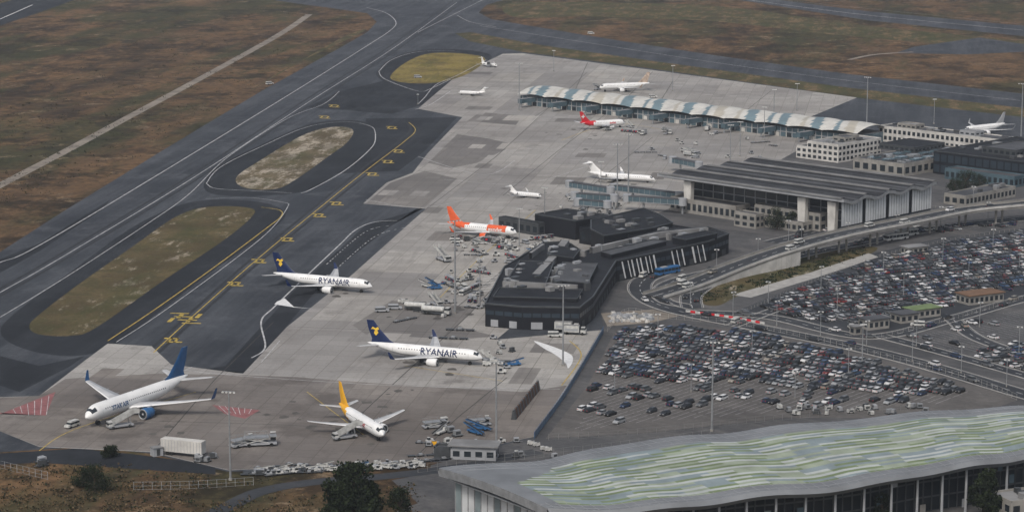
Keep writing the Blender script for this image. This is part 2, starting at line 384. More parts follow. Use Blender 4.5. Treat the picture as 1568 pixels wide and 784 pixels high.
b=B(); p=resample(smooth(gp([(-30,300),(0,284),(100,232),(200,178),(330,108),(430,52),(474,22)]),False,10),4); b.ribbon(p,6,.03,m_path); b.make('footpath')
b=B(); p=resample(smooth(gp([(1300,92),(1340,84),(1400,80)]),False,10),4); b.ribbon(p,4,.03,m_path); b.make('footpath')
sheet('service_road',[(1370,82),(1400,72),(1500,58),(1568,68),(1568,80),(1480,84)],.025,m_asph)
# ---------------------------------------------------------------- roads
def roadway(px,w,z=.09,lanes=True,kerb=True,wl=.18):
    p3=[Vector((*G2(q[0],q[1],q[2] if len(q)>2 else 0),q[2] if len(q)>2 else 0)) for q in px]
    p=resample(smooth(p3,False,12),3); b=B()
    b.ribbon(p,w,z,m_road)
    if kerb:
        b.ribbon(p,.35,z-.05,m_kerb,h=.16,off=w/2+.17); b.ribbon(p,.35,z-.05,m_kerb,h=.16,off=-w/2-.17)
    if lanes:
        b.ribbon(p,wl,z+.006,m_white,dash=(3,4)); b.ribbon(p,.15,z+.006,m_line,off=w/2-.4); b.ribbon(p,.15,z+.006,m_line,off=-w/2+.4)
    return p,b
zr=.12; RD=[]
for px,w in (([(1030,412),(985,430),(985,452),(1030,474),(1150,500),(1300,530),(1420,560),(1568,604),(1700,640)],9),
             ([(1150,402),(1040,428),(1010,446),(1020,462),(1060,470)],6),
             ([(1060,472),(1062,450),(1110,425),(1220,392),(1330,370),(1450,348),(1620,330)],8),
             ([(1060,478),(1180,486),(1330,516),(1460,488),(1568,458),(1700,430)],7),
             ([(1350,515),(1480,550),(1620,590)],6),
             ([(1460,490),(1500,520),(1620,560)],6),([(1120,500),(1200,470),(1340,420),(1420,380)],5),
             ([(1180,372),(1300,345),(1400,330),(1500,318),(1640,306)],8)):
    p,b=roadway(px,w,zr); b.make('road'); RD.append((p,w,zr)); zr+=.007
p,b=roadway([(300,800),(350,775),(400,752),(480,738),(600,728),(700,715),(830,690)],6,z=.07,kerb=False,lanes=False); b.make('road')
p,b=roadway([(1000,455,.3),(1060,436,1.5),(1130,408,3.5),(1200,384,6),(1290,360,7),(1390,340,7),(1480,322,7),(1568,313,7),(1660,300,7)],9,z=.35)
RD.append((p,9,.36))
b.ribbon(p,9.8,-.6,m_beige,h=.85)
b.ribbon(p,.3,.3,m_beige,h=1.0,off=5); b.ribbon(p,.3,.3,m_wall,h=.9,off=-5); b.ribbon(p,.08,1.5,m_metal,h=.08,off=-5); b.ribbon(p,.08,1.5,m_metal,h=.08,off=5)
for k in range(0,len(p),7):
    if p[k].z>5.5:
        for o in (-3,3): b.cyl((p[k].x+o*.6,p[k].y+o*.7,0),(p[k].x+o*.6,p[k].y+o*.7,p[k].z-.5),.5,.5,m_beige)
q=[x for x in p if x.z<6.3]
for o in (4.85,-4.85):
    for a,c in zip(q,q[1:]):
        d=(c-a); d.z=0; d.normalize(); n=Vector((-d.y,d.x,0))*o
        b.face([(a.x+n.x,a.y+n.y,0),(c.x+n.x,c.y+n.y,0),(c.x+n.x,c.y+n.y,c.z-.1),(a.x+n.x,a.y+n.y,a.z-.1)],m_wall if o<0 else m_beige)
b.make('road_viaduct')
# ---------------------------------------------------------------- aircraft
def foil(x,y,z,c,th,vert=False):
    pr=[(0,0),(.06,.55),(.3,1),(.6,.7),(1,.05),(1,-.05),(.6,-.35),(.3,-.5),(.06,-.4)]
    out=[]
    for a,h in pr:
        if vert: out.append((x-a*c,y+ (h if h>0 else h*1.6)*th*c,z))
        else: out.append((x-a*c,y,z+h*th*c))
    return out
def text_mesh(s,size,mat,Rr,zc,xc,side,bold=.02):
    cu=bpy.data.curves.new('t','FONT'); cu.body=s; cu.size=size; cu.align_x='CENTER'; cu.align_y='CENTER'; cu.offset=bold; cu.resolution_u=3
    o=bpy.data.objects.new('t',cu); S.collection.objects.link(o)
    bpy.context.view_layer.update()
    me=bpy.data.meshes.new_from_object(o); bpy.data.objects.remove(o)
    bm=bmesh.new(); bm.from_mesh(me)
    for k in range(-8,9):
        z=k*size/10
        bmesh.ops.bisect_plane(bm,geom=bm.verts[:]+bm.edges[:]+bm.faces[:],plane_co=(0,z,0),plane_no=(0,1,0))
    for v in bm.verts:
        tx,ty=v.co.x,v.co.y+Rr*.12
        yy=math.sqrt(max(.01,Rr*Rr*1.012**2-ty*ty))
        v.co=Vector((xc+tx,-yy,zc+ty)) if side<0 else Vector((xc-tx,yy,zc+ty))
    bm.to_mesh(me); bm.free(); me.materials.append(mat); return me
def plane(kind,nose,head,L,span,D,fin=m_body,eng=m_body,rear=None,rear_t=.8,engines='wing',winglet=True,text=None,tmat=None,tsize=2,tx=.33,finh=.19,belly=None,nz=3,logo=None,band=None,ttail=False,slant=0,bold=.05):
    nloc=G(nose[0],nose[1],nz); h=math.radians(head)
    e=empty(kind); e.location=(nloc.x,nloc.y,.06); e.rotation_euler=(0,0,h); e.empty_display_size=5
    r=D/2; gh=r*.68 if engines=='wing' else r*.5
    zc=gh+r
    st=[(0,.03,-.3),(.006,.18,-.29),(.015,.34,-.25),(.03,.56,-.17),(.045,.72,-.1),(.065,.86,-.04),(.09,.95,-.01),(.13,1,0),(.25,1,0),(.4,1,0),(.5,1,0),(.6,1,0),(.66,.99,.01),(.72,.93,.07),(.78,.81,.19),(.84,.65,.33),(.90,.46,.48),(.95,.28,.6),(.985,.14,.68),(1,.06,.7)]
    n=28; rings=[]
    for t,rf,zo in st:
        rings.append([(-t*L,r*rf*math.cos(2*math.pi*k/n),zc+zo*r+r*rf*math.sin(2*math.pi*k/n)) for k in range(n)])
    def mf(a,k):
        ang=(k+.5)/n*360
        if a==3 and (28<ang<152): return m_glass
        if a==4 and (28<ang<60 or 120<ang<152): return m_glass
        t=(st[a][0]+st[a+1][0])/2
        el=math.sin(math.radians(ang))
        if rear and t>rear_t-slant*el: return rear
        if band and band[0]<t<band[1] and el>-.2: return band[2]
        if belly and el<-.62: return belly
        return m_body
    b=B(); b.loft(rings,mf)
    b.make('fuselage',parent=e,smooth=True)
    bs=span/2; cr=.19*L; x0=-.33*L if engines=='wing' else -.42*L; sw=math.tan(math.radians(29)); zw=zc-.62*r
    b=B(); fr=[]
    for t,rr in ((-.06,.2),(0,.75),(.3,1.05),(.7,1.05),(1.0,.7),(1.15,.2)):
        fr.append([(x0-t*cr*1.2,r*rr*math.cos(2*math.pi*k/12),zc-.55*r+r*.55*rr*math.sin(2*math.pi*k/12)) for k in range(12)])
    b.loft(fr,m_wing)
    b.make('wing_fairing',parent=e,smooth=True)
    for sd in (1,-1):
        b=B()
        secs=[foil(x0+.05*cr,0,zw,cr*1.12,.10),foil(x0-sw*r,sd*r,zw+.05,cr*1.0,.10),foil(x0-sw*.36*bs,sd*.36*bs,zw+.036*bs,cr*.62,.09),foil(x0-sw*.7*bs,sd*.7*bs,zw+.075*bs,cr*.40,.08),foil(x0-sw*bs,sd*bs,zw+.115*bs,cr*.22,.08)]
        if winglet:
            hw=.13*bs
            secs+= [foil(x0-sw*bs-.5,sd*(bs+.3),zw+.115*bs+hw*.35,cr*.18,.07)]
            secs+= [foil(x0-sw*bs-1.6,sd*(bs+.65),zw+.115*bs+hw,cr*.09,.07)]
        nn=len(secs)
        b.loft(secs,lambda a,k:(fin if (winglet and a>=nn-3) else (m_body if k in (0,8) else (m_bely if k==3 else m_wing))))
        b.make('wing',parent=e,smooth=True)
        b=B()
        for f in (.25,.45,.65):
            yy=sd*f*bs; xx=x0-sw*f*bs-cr*(.95-.75*f); zz=zw+.1*bs*f-.25
            b.cyl((xx+1.2,yy,zz),(xx-1.3,yy,zz),.22,.05,m_bely,6)
        b.make('flap_fairing',parent=e)
        hs=.2*span if not ttail else .16*span
        hz=zc+.42*r if not ttail else zc+.5*r+finh*L*.93; hx=-.875*L if not ttail else -.925*L
        b=B(); b.loft([foil(hx,0,hz,.10*L,.09),foil(hx-.62*hs,sd*hs,hz+.1*hs*(0 if ttail else 1),.045*L,.08)],m_wing if not ttail else m_body); b.make('tailplane',parent=e,smooth=True)
        if engines=='wing':
            er=.27*D+.03*L/4; ey=sd*.335*bs; ex=x0-sw*.335*bs+.085*L; ez=zw+.034*bs-er*1.05; el=.105*L
        else:
            er=.28*r+.25; ey=sd*(r+er*1.1); ex=-.70*L; ez=zc+.25*r; el=.13*L
        b=B(); rr=[]
        for t,q in ((.03,.72),(0,.86),(.04,.97),(.25,1.04),(.6,.97),(.86,.76),(.86,.5),(1.1,.22),(1.2,.05)):
            rr.append([(ex-t*el,ey+er*q*math.cos(2*math.pi*k/18),ez+er*q*math.sin(2*math.pi*k/18)) for k in range(18)])
        b.loft(rr,lambda a,k: eng if 1<a<5 else m_metal,caps=False)
        b.cyl((ex-.04*el,ey,ez),(ex-.06*el,ey,ez),er*.80,er*.80,m_glass,18)
        b.cyl((ex+.03*el,ey,ez),(ex-.04*el,ey,ez),.02,er*.22,m_bely,10)
        if engines=='wing': b.loft([foil(ex-.25*el,ey,ez+er*.8,el*1.1,.06,True),foil(ex-.55*el,ey,zw+.034*bs+.1,el*1.0,.06,True)],m_bely)
        else: b.box((ex-.55*el,sd*(r*.9+.2),ez-.12),(el*.5,er*1.4,.24),m_body)
        b.make('engine',parent=e,smooth=True)
    fh=finh*L; fx=-.80*L; fz=zc+.75*r
    b=B(); b.loft([foil(fx+.07*L,0,fz-.1*r,.24*L,.02,True),foil(fx-.005*L,0,fz+.13*fh+.2*r,.155*L,.045,True),foil(fx-.085*L,0,fz+.6*fh,.105*L,.05,True),foil(fx-.145*L,0,fz+fh,.062*L,.05,True)],fin); b.make('tail_fin',parent=e,smooth=True)
    if logo:
        b=B()
        cxl=fx-.13*L; czl=fz+.52*fh; q=.036*L
        for sd in (1,-1):
            y=sd*(.105*L*.062)
            if logo[0]=='cross':
                b.box((cxl,y,czl-q),(q*.6,.06,2*q),logo[1]); b.box((cxl,y*1.02,czl-q*.3),(2*q,.06,.6*q),logo[1])
            else:
                pts=[(-1,.4),(-.6,1),(.1,.7),(.7,1.05),(1,.5),(.5,.25),(.8,-.3),(.2,-1),(-.3,-.4),(0,.3),(-.5,.5)]
                b.face([(cxl+a*q,y,czl+c*q) for a,c in pts],logo[1])
        b.make('tail_emblem',parent=e)
    b=B(); nwin=int((.60*L)/.95)
    for k in range(nwin):
        x=-.13*L-k*.95
        for sd in (1,-1):
            z0=zc+.30*r; z1=z0+.07*D
            y0=math.sqrt(max(0,r*r-(z0-zc)**2))*1.006; y1=math.sqrt(max(0,r*r-(z1-zc)**2))*1.006
            b.face([(x,sd*y0,z0),(x-.38,sd*y0,z0),(x-.38,sd*y1,z1),(x,sd*y1,z1)],m_glass)
    for x in (-.105*L,-.74*L):
        for sd in (1,-1):
            rr_=r*(1 if x>-.2*L else .9)
            for dx in (0,.95):
                b.face([(x-dx,sd*rr_*.985,zc-.15*r),(x-dx-.08,sd*rr_*.985,zc-.15*r),(x-dx-.08,sd*rr_*.93,zc+.42*r),(x-dx,sd*rr_*.93,zc+.42*r)],m_bely)
    b.make('cabin_windows',parent=e)
    if text:
        for sd in (-1,1):
            put('lettering',text_mesh(text,tsize,tmat or m_navy,r,zc,-tx*L,sd,bold),parent=e)
    b=B()
    for x,y in ((-.11*L,0),(-.50*L,.145*bs),(-.50*L,-.145*bs)):
        w=.24*r+.12; b.cyl((x,y,w),(x,y,zc-.6*r),.13,.16,m_metal,8)
        for o in (-.32,.32): b.cyl((x,y+o-.14,w),(x,y+o+.14,w),w,w,m_rubber,14)
    b.make('landing_gear',parent=e)
    b=B(); b.box((-.45*L,0,zc+r),(.5,.06,.4),m_bely); b.box((-.2*L,0,zc+r),(.5,.06,.4),m_bely); b.make('antenna',parent=e)
    return e
ylog=M('emblem_yellow',(.70,.46,.05),.4,.1,1)
plane('airliner',(570,438),-24,42.5,37,3.95,fin=m_navy,text='RYANAIR',tmat=m_navy,tsize=3.2,tx=.36,belly=m_bely,logo=('harp',ylog),finh=.185)
plane('airliner',(739,547),-21,41.5,36,3.95,fin=m_navy,text='RYANAIR',tmat=m_navy,tsize=3.2,tx=.36,belly=m_bely,logo=('harp',ylog),finh=.185)
plane('airliner',(131,637),-119,51,48,5.0,fin=m_tblue,eng=m_blue,text='STAR AIR',tmat=m_tblue,tsize=1.9,tx=.27,nz=4,finh=.18)
plane('airliner',(587,664),-64,34,31,3.8,fin=m_yelp,rear=m_yelp,rear_t=.70,slant=-.08,text='airpost',tmat=m_redp,tsize=2.0,tx=.36,winglet=False,finh=.2)
plane('airliner',(791,356),-28,33.5,34,3.95,fin=m_orange,eng=m_orange,rear=m_orange,rear_t=.74,slant=.08,band=(.13,.42,m_orange),winglet=True,finh=.2,text='easyJet',tmat=m_white,tsize=2.4,tx=.28)
plane('airliner',(957,187),24,28,28,3.5,fin=m_redp,rear=m_redp,rear_t=.72,slant=.05,logo=('cross',m_white),winglet=False,finh=.21,text='swiss',tmat=m_redp,tsize=1.8,tx=.3)
plane('airliner',(918,134),196,33,34,3.9,fin=M('striped_fin',(.55,.43,.34),.4,.6,.35),winglet=True,finh=.2)
plane('airliner',(1477,200),215,31,33,3.8,fin=m_bely,winglet=True,finh=.2)
plane('regional_jet',(1003,274),-25,35,26,2.9,engines='rear',ttail=True,finh=.15,winglet=True,nz=2.2)
plane('business_jet',(829,299),-30,17,16,2.0,engines='rear',ttail=True,finh=.17,winglet=True,nz=1.8)
plane('business_jet',(702,141),160,18,17,2.1,engines='rear',ttail=True,finh=.17,winglet=True,nz=1.8)
plane('business_jet',(761,100),-50,17,14,2.0,engines='rear',ttail=True,finh=.22,winglet=True,nz=1.8)
# ---------------------------------------------------------------- ground service equipment
def wheels(b,xs,w,r=.45):
    for x in xs:
        for sd in (-1,1): b.cyl((x,sd*(w/2-.3),r),(x,sd*w/2,r),r,r,m_rubber,10)
m_gw=M('equipment_white',(.50,.50,.48),.6,.4,.8)
def g_stairs(c=m_gw):
    b=B(); b.box((0,0,.5),(6.5,2.2,.4),m_bely); b.box((2.7,0,.9),(1.3,2.0,1.1),c,top=(.8,.9)); b.box((2.9,0,1.25),(1.15,1.9,.5),m_glass)
    n=12
    for k in range(n): b.box((2-k*.48,0,1.0+k*.2),(.5,1.6,.18),m_metal)
    for sd in (-1,1):
        b.face([(2.2,sd*.85,1.0),(-3.8,sd*.85,3.5),(-3.8,sd*.85,4.6),(2.2,sd*.85,2.1)],c)
        b.cyl((-2.5,sd*.8,.6),(-2.5,sd*.8,3),.09,.09,m_metal,6)
    b.box((-4.2,0,3.3),(1.4,1.8,.15),m_metal); b.box((-4.2,.85,3.45),(1.4,.06,1.1),c); b.box((-4.2,-.85,3.45),(1.4,.06,1.1),c)
    wheels(b,(2.2,-2.2),2.2); return b
def g_belt(c=m_gw):
    b=B(); b.box((0,0,.5),(5,1.9,.45),c); b.box((1.2,-.6,.95),(1.1,.7,.9),c,top=(.8,.9)); wheels(b,(1.6,-1.6),1.9,.4)
    b.face([(-4,.1,.9),(4,.1,2.7),(4,.9,2.7),(-4,.9,.9)],m_rubber); b.face([(-4,.08,.6),(4,.08,2.4),(4,.08,2.75),(-4,.08,.95)],c); b.face([(-4,.92,.6),(4,.92,2.4),(4,.92,2.75),(-4,.92,.95)],c); return b
def g_tug(c=m_gw):
    b=B(); b.box((0,0,.4),(3,1.5,.55),c); b.box((1,0,.95),(.9,1.3,.35),c,top=(.85,.9)); b.box((-.3,0,.95),(1.0,1.35,.9),m_glass,top=(.85,.9)); b.box((-.3,0,1.85),(1.0,1.3,.08),c); wheels(b,(1,-1),1.5,.36); return b
def g_train(c=m_bely,n=3):
    b=g_tug(m_gw)
    for k in range(n):
        x=-3.6-k*3.9; b.box((x,0,.5),(3.1,1.5,.15),m_dmetal); 
        for ex in (-1.5,1.5):
            for sd in (-.7,.7): b.cyl((x+ex,sd,.6),(x+ex,sd,1.9),.05,.05,m_metal,5)
        b.box((x,0,1.9),(3.2,1.6,.08),c if k%2 else m_metal)
        if R()<.7:
            for j in range(5): b.box((x-1.1+j*.55,U(-.3,.3),.65),(.5,.9,U(.4,.8)),random.choice((m_navy,m_redp,m_dmetal,m_bely)))
        b.cyl((x+1.5,0,.5),(x+2.3,0,.5),.05,.05,m_metal,5)
        for ex in (-1.1,1.1):
            for sd in (-.65,.65): b.cyl((x+ex,sd-.08,.25),(x+ex,sd+.08,.25),.25,.25,m_rubber,8)
    return b
def g_flat(n=3):
    b=B()
    for k in range(n):
        x=-k*3.6; b.box((x,0,.45),(3.1,1.6,.14),m_dmetal); b.cyl((x+1.5,0,.5),(x+2.2,0,.5),.05,.05,m_metal,5)
        for ex in (-1.1,1.1):
            for sd in (-.65,.65): b.cyl((x+ex,sd-.08,.22),(x+ex,sd+.08,.22),.22,.22,m_rubber,8)
        if k%2: b.box((x,0,.6),(1.4,1.5,.5),m_metal)
    return b
def g_truck(c=m_gw,body=m_gw,tank=False,L=8):
    b=B(); b.box((0,0,.6),(L,2.2,.3),m_dmetal)
    b.box((L/2-.9,0,.7),(1.8,2.3,1.1),c); b.box((L/2-.95,0,1.8),(1.7,2.25,.75),m_glass,top=(.82,.9)); b.box((L/2-1.0,0,2.55),(1.4,2.0,.1),c)
    if tank:
        rings=[]
        for x,s_ in ((-L/2,.85),(-L/2+.3,1),(L/2-2.4,1),(L/2-2.1,.85)): rings.append([(x,1.15*s_*math.cos(a*math.pi/7),1.95+.95*s_*math.sin(a*math.pi/7)) for a in range(14)])
        b.loft(rings,body); b.box((-.8,0,2.88),(L-4,.5,.1),m_metal)
    else:
        b.box((-1.1,0,.95),(L-2.5,2.4,2.3),body,roof=m_lroof)
        for sx in (-1,1): b.box((-1.1,sx*1.21,1.3),(L-3.3,.03,.9),m_bely)
    wheels(b,(L/2-1.2,-L/2+1.4,-L/2+2.6 if L>9 else -L/2+1.4),2.4,.5); return b
def g_van(c=m_gw):
    b=B(); b.box((-.3,0,.4),(4.6,1.9,.7),c); b.box((-.6,0,1.1),(4.0,1.85,.55),m_glass,top=(.94,.92)); b.box((-.65,0,1.65),(3.7,1.68,.35),c,top=(.95,.92)); b.box((2.1,0,.42),(.9,1.8,.62),c,top=(.8,.9)); wheels(b,(1.5,-1.7),1.95,.36); return b
def g_bus(c=m_gw):
    b=B(); b.box((0,0,.4),(12,2.6,.9),c); b.box((0,0,1.3),(11.9,2.56,1.1),m_glass,top=(.99,.97)); b.box((0,0,2.4),(11.8,2.5,.5),c,top=(.98,.9)); b.box((-2,0,2.9),(3,1.6,.3),m_bely)
    for x in range(-5,6,2): b.box((x,0,1.3),(.15,2.6,1.1),c)
    wheels(b,(4,-3.6),2.65,.5); return b
def g_gpu(c=m_gw):
    b=B(); b.box((0,0,.35),(2.6,1.5,1.3),c,top=(.95,.9)); b.box((.6,0,1.65),(.8,.9,.2),m_dmetal); b.box((0,.76,.6),(1.6,.04,.7),m_dmetal); wheels(b,(.8,-.8),1.5,.3); b.cyl((1.3,0,.45),(2.4,0,.3),.05,.05,m_metal,5); return b
def g_loader(c=m_gw):
    b=B(); b.box((0,0,.5),(8,3,.4),m_bely); b.box((-.8,0,2.0),(6,2.9,.25),m_metal); b.box((3.2,0,2.3),(1.6,2.9,.2),m_metal); b.box((3.3,1.1,1),(1.3,.8,1.3),m_glass); b.box((3.3,1.1,2.9),(1.3,.8,.1),c)
    for sd in (-1.3,1.3):
        for s2 in (-1,1): b.cyl((-3.3,sd,.9 if s2>0 else 2),(2,sd,2 if s2>0 else .9),.1,.1,c,6)
        for x in (-3.5,-1,1.6): b.cyl((x,sd*1.08,2.2),(x,sd*1.08,3.2),.05,.05,m_metal,5)
        b.cyl((-3.7,sd*1.08,3.2),(2,sd*1.08,3.2),.05,.05,m_metal,5)
    wheels(b,(2.7,-2.7),3,.45); return b
def g_cont(c=None):
    b=B(); b.box((0,0,.35),(3,2.2,.15),m_dmetal); b.box((0,0,.5),(2.0,1.6,1.4),c or m_metal,top=(1.0,.82)); b.box((0,-.76,.7),(1.6,.05,.9),m_dmetal); wheels(b,(1,-1),2.2,.2); b.cyl((1.5,0,.4),(2.4,0,.3),.05,.05,m_metal,5); return b
GS={'passenger_stairs':[g_stairs(),g_stairs(m_blue)],'belt_loader':[g_belt(),g_belt(m_blue)],'baggage_train':[g_train(),g_train(m_metal,2)],'fuel_truck':[g_truck(tank=True,L=10)],
'catering_truck':[g_truck(L=8),g_truck(m_blue,m_gw)],'service_van':[g_van(),g_van(m_bely)],'apron_bus':[g_bus(),g_bus(m_blue)],'baggage_tug':[g_tug(),g_tug(m_bely)],'ground_power_unit':[g_gpu(),g_gpu(m_bely),g_gpu(m_yelp)],'cargo_loader':[g_loader(),g_loader(m_blue)],'cargo_dolly':[g_cont(),g_cont(m_gw),g_cont(m_bely),g_cont(m_dmetal)],'baggage_cart_train':[g_flat(),g_flat(4),g_flat(2)]}
GSM={k:[x.mesh(k) for x in v] for k,v in GS.items()}
def gse(k,u,v,ang=None,i=None,sc=1.0):
    ms=GSM[k]; me=ms[i] if i is not None else (random.choice(ms) if k in ('cargo_dolly','baggage_cart_train','baggage_train','service_van','baggage_tug') or R()<.12 else ms[0]); p=G(u,v)
    put(k,me,(p.x,p.y,.075),math.radians(U(0,360) if ang is None else ang),sc=sc)
for a in (('passenger_stairs',184,655,-150,0,1.2),('passenger_stairs',528,672,-150,0,1.1),('cargo_loader',398,682,10,0,1.2),('cargo_loader',372,683,40,0,1.0),('service_van',110,654,-120,0),
 ('cargo_loader',665,655,20,0,.9),('belt_loader',675,664,60,0),('cargo_dolly',690,662,30),('cargo_dolly',700,668,30),('cargo_dolly',680,648,30),('belt_loader',735,658,150,1,1.1),('cargo_loader',733,652,20,0,.9),('belt_loader',728,664,130,1,1.1),
 ('fuel_truck',640,475,-15,0),('fuel_truck',668,482,-20,0,1.1),('passenger_stairs',668,468,-60,0),('passenger_stairs',679,400,-60,0,1.3),
 ('belt_loader',655,440,140,0),('belt_loader',663,437,130,1),('belt_loader',668,443,20,1,.9),('baggage_train',700,437,-70),('baggage_cart_train',712,447,-60),('service_van',712,443,-70,0),('service_van',605,474,0,1),('ground_power_unit',620,465,20,0),
 ('apron_bus',712,450,70,0,.7),('baggage_train',790,384,-30),('baggage_train',772,372,-20),('baggage_cart_train',745,372,160),('belt_loader',735,366,60),('belt_loader',770,365,50),('service_van',700,372,0,0),('cargo_dolly',728,372,20),('cargo_dolly',715,369,20),('baggage_tug',760,392,0),
 ('catering_truck',868,508,-10,0,1.1),('catering_truck',880,512,-10,0),('service_van',850,516,0,0),('baggage_cart_train',710,520,-10),('baggage_cart_train',720,507,-10),('ground_power_unit',745,560,0,0),('baggage_tug',768,572,0),('belt_loader',787,560,20,1,.9),('ground_power_unit',756,557,0,0),
 ('passenger_stairs',748,553,-40,0,.8),('service_van',830,354,20,0),('passenger_stairs',826,356,80,0,.8),('service_van',893,325,80,0),('ground_power_unit',842,350,20),('belt_loader',930,200,30,0),('passenger_stairs',965,196,-60,0,.9),('service_van',1020,202,20,0),('passenger_stairs',1022,206,60,0),('baggage_train',980,205,-40),
 ('passenger_stairs',915,138,60,0),('baggage_train',940,150,-40),('service_van',890,152,0,0),('service_van',1000,150,0,0),('passenger_stairs',748,103,90,0,1.2),('service_van',640,120,0,1),('service_van',905,53,-10,0),('service_van',413,130,40,0),('service_van',585,478,10,1)):
    gse(*a)
for k in range(7): gse('cargo_dolly',U(300,330),U(700,712),sc=.8)
for k in range(90):
    t=R(); gse(random.choice(('cargo_dolly','cargo_dolly','baggage_cart_train','baggage_cart_train','ground_power_unit','belt_loader','baggage_tug')),392+t*255+U(-3,3),724-t*12+U(-5,5),U(-30,30),sc=.72)
for k in range(34): gse(random.choice(('cargo_dolly','baggage_cart_train','ground_power_unit','baggage_tug')),650+R()*200,706-R()*30,U(-20,40),sc=.75)
for k in range(46): gse(random.choice(('baggage_train','ground_power_unit','belt_loader','baggage_tug','cargo_dolly','service_van','baggage_cart_train')),U(690,860),U(366,404),sc=.82)
for k in range(26): gse(random.choice(('ground_power_unit','baggage_tug','cargo_dolly','baggage_train','baggage_cart_train')),U(855,960),U(300,335),sc=.85)
for k in range(26): gse(random.choice(('cargo_dolly','cargo_dolly','ground_power_unit')),U(1190,1430),U(624,636),sc=.8)
for k in range(24): gse(random.choice(('service_van','baggage_tug','ground_power_unit','catering_truck','baggage_cart_train')),U(980,1190),U(200,245),sc=.85)
for k in range(24): gse(random.choice(('baggage_cart_train','ground_power_unit','cargo_dolly','baggage_tug','baggage_train')),U(690,745),U(410,475),sc=.8)
for k in range(10): gse(random.choice(('baggage_cart_train','ground_power_unit','cargo_dolly','baggage_tug')),U(735,800),U(515,575),sc=.8)
for k in range(8): gse(random.choice(('baggage_cart_train','ground_power_unit','cargo_dolly','baggage_tug')),U(600,690),U(455,490),sc=.8)
for k in range(4): gse('cargo_dolly',U(60,80),U(708,714))
b=B(); p=G(281,697); b.box((0,0,1.1),(13,2.9,3.6),m_wall,roof=m_wall); 
for x in range(-6,7): b.box((x,-1.46,1.3),(.12,.06,3.2),m_bely)
b.box((0,0,.8),(13,2.4,.3),m_dmetal); wheels(b,(-4.5,-3.2,4.5),2.7,.5); b.make('trailer_container',(p.x,p.y,.05),-.35)
p=G(240,697); b=B(); b.box((0,0,0),(3,2.4,2.4),m_bely,top=(.95,.95)); b.box((0,-1.22,.2),(1,.04,1.9),m_dmetal); b.box((0,0,2.4),(3.3,2.7,.12),m_lroof); b.make('site_cabin',(p.x,p.y,.05),.6)
# ---------------------------------------------------------------- cars
def carmesh(kind,col):
    b=B(); L,W,H={'hatch':(4.0,1.75,1.48),'sedan':(4.5,1.8,1.45),'suv':(4.4,1.85,1.68),'wagon':(4.6,1.82,1.5)}[kind]
    h=L/2; belt=.62*H
    prof=[(-h,.35),(-h+.02,.75*belt+.1),(-h+.12,belt),(h-1.05 if kind!='suv' else h-1.0,belt),(h-.25,belt*.82),(h,.55),(h-.02,.3),(-h+.1,.25)]
    rings=[]
    for y,sx in ((-W/2,.97),(-W/2+.06,1),(W/2-.06,1),(W/2,.97)): rings.append([(x*sx,y,z if sx==1 else .3+(z-.3)*.93) for x,z in prof])
    b.loft(rings,col)
    r0={'hatch':-h+.08,'sedan':-h+.75,'suv':-h+.1,'wagon':-h+.1}[kind]; r1=h-1.0
    t0={'hatch':-h+.55,'sedan':-h+1.35,'suv':-h+.4,'wagon':-h+.55}[kind]; t1=h-1.85
    a=W/2-.06; c=W/2-.26; zt=H
    lo=[(r0,-a,belt),(r1,-a,belt),(r1,a,belt),(r0,a,belt)]; hi=[(t0,-c,zt-.06),(t1,-c,zt-.06),(t1,c,zt-.06),(t0,c,zt-.06)]
    for k in range(4): b.face([lo[k],lo[(k+1)%4],hi[(k+1)%4],hi[k]],m_cglass)
    b.loft([[(t0-.03,-c-.02,zt-.07),(t1+.03,-c-.02,zt-.07),(t1+.03,c+.02,zt-.07),(t0-.03,c+.02,zt-.07)],[(t0+.1,-c+.1,zt),(t1-.1,-c+.1,zt),(t1-.1,c-.1,zt),(t0+.1,c-.1,zt)]],col)
    for x in (h-.8,-h+.8):
        for sd in (-1,1): b.cyl((x,sd*(W/2-.18),.32),(x,sd*(W/2+.01),.32),.32,.32,m_rubber,10)
    for sd in (-1,1):
        b.box((h-.13,sd*(W/2-.3),.56),(.2,.35,.13),m_lamp); b.box((-h+.03,sd*(W/2-.25),.62),(.08,.25,.2),m_redp)
        b.box((r1-.35,sd*(W/2+.03),belt),(.15,.16,.12),col)
    return b.mesh('parked_car')
cols=[('car_white',(.52,.52,.52),14),('car_silver',(.24,.25,.26),17),('car_grey',(.09,.095,.10),21),('car_dark',(.030,.033,.038),21),('car_black',(.012,.012,.013),14),('car_navy',(.018,.032,.070),8),('car_blue',(.04,.075,.14),4),('car_red',(.15,.022,.02),2),('car_beige',(.22,.20,.17),3)]
CM=[];CW=[]
for n_,c_,w_ in cols:
    mm=M(n_,c_,.42,.1,.5,.0,.35)
    for k_ in ('hatch','sedan','suv','wagon'): CM.append(carmesh(k_,mm)); CW.append(w_)
ncar=0; bays=B()
def car(x,y,a,z=.09,name='parked_car'):
    global ncar
    put(name,random.choices(CM,CW)[0],(x,y,z),a+(math.pi if R()<.4 else 0)); ncar+=1
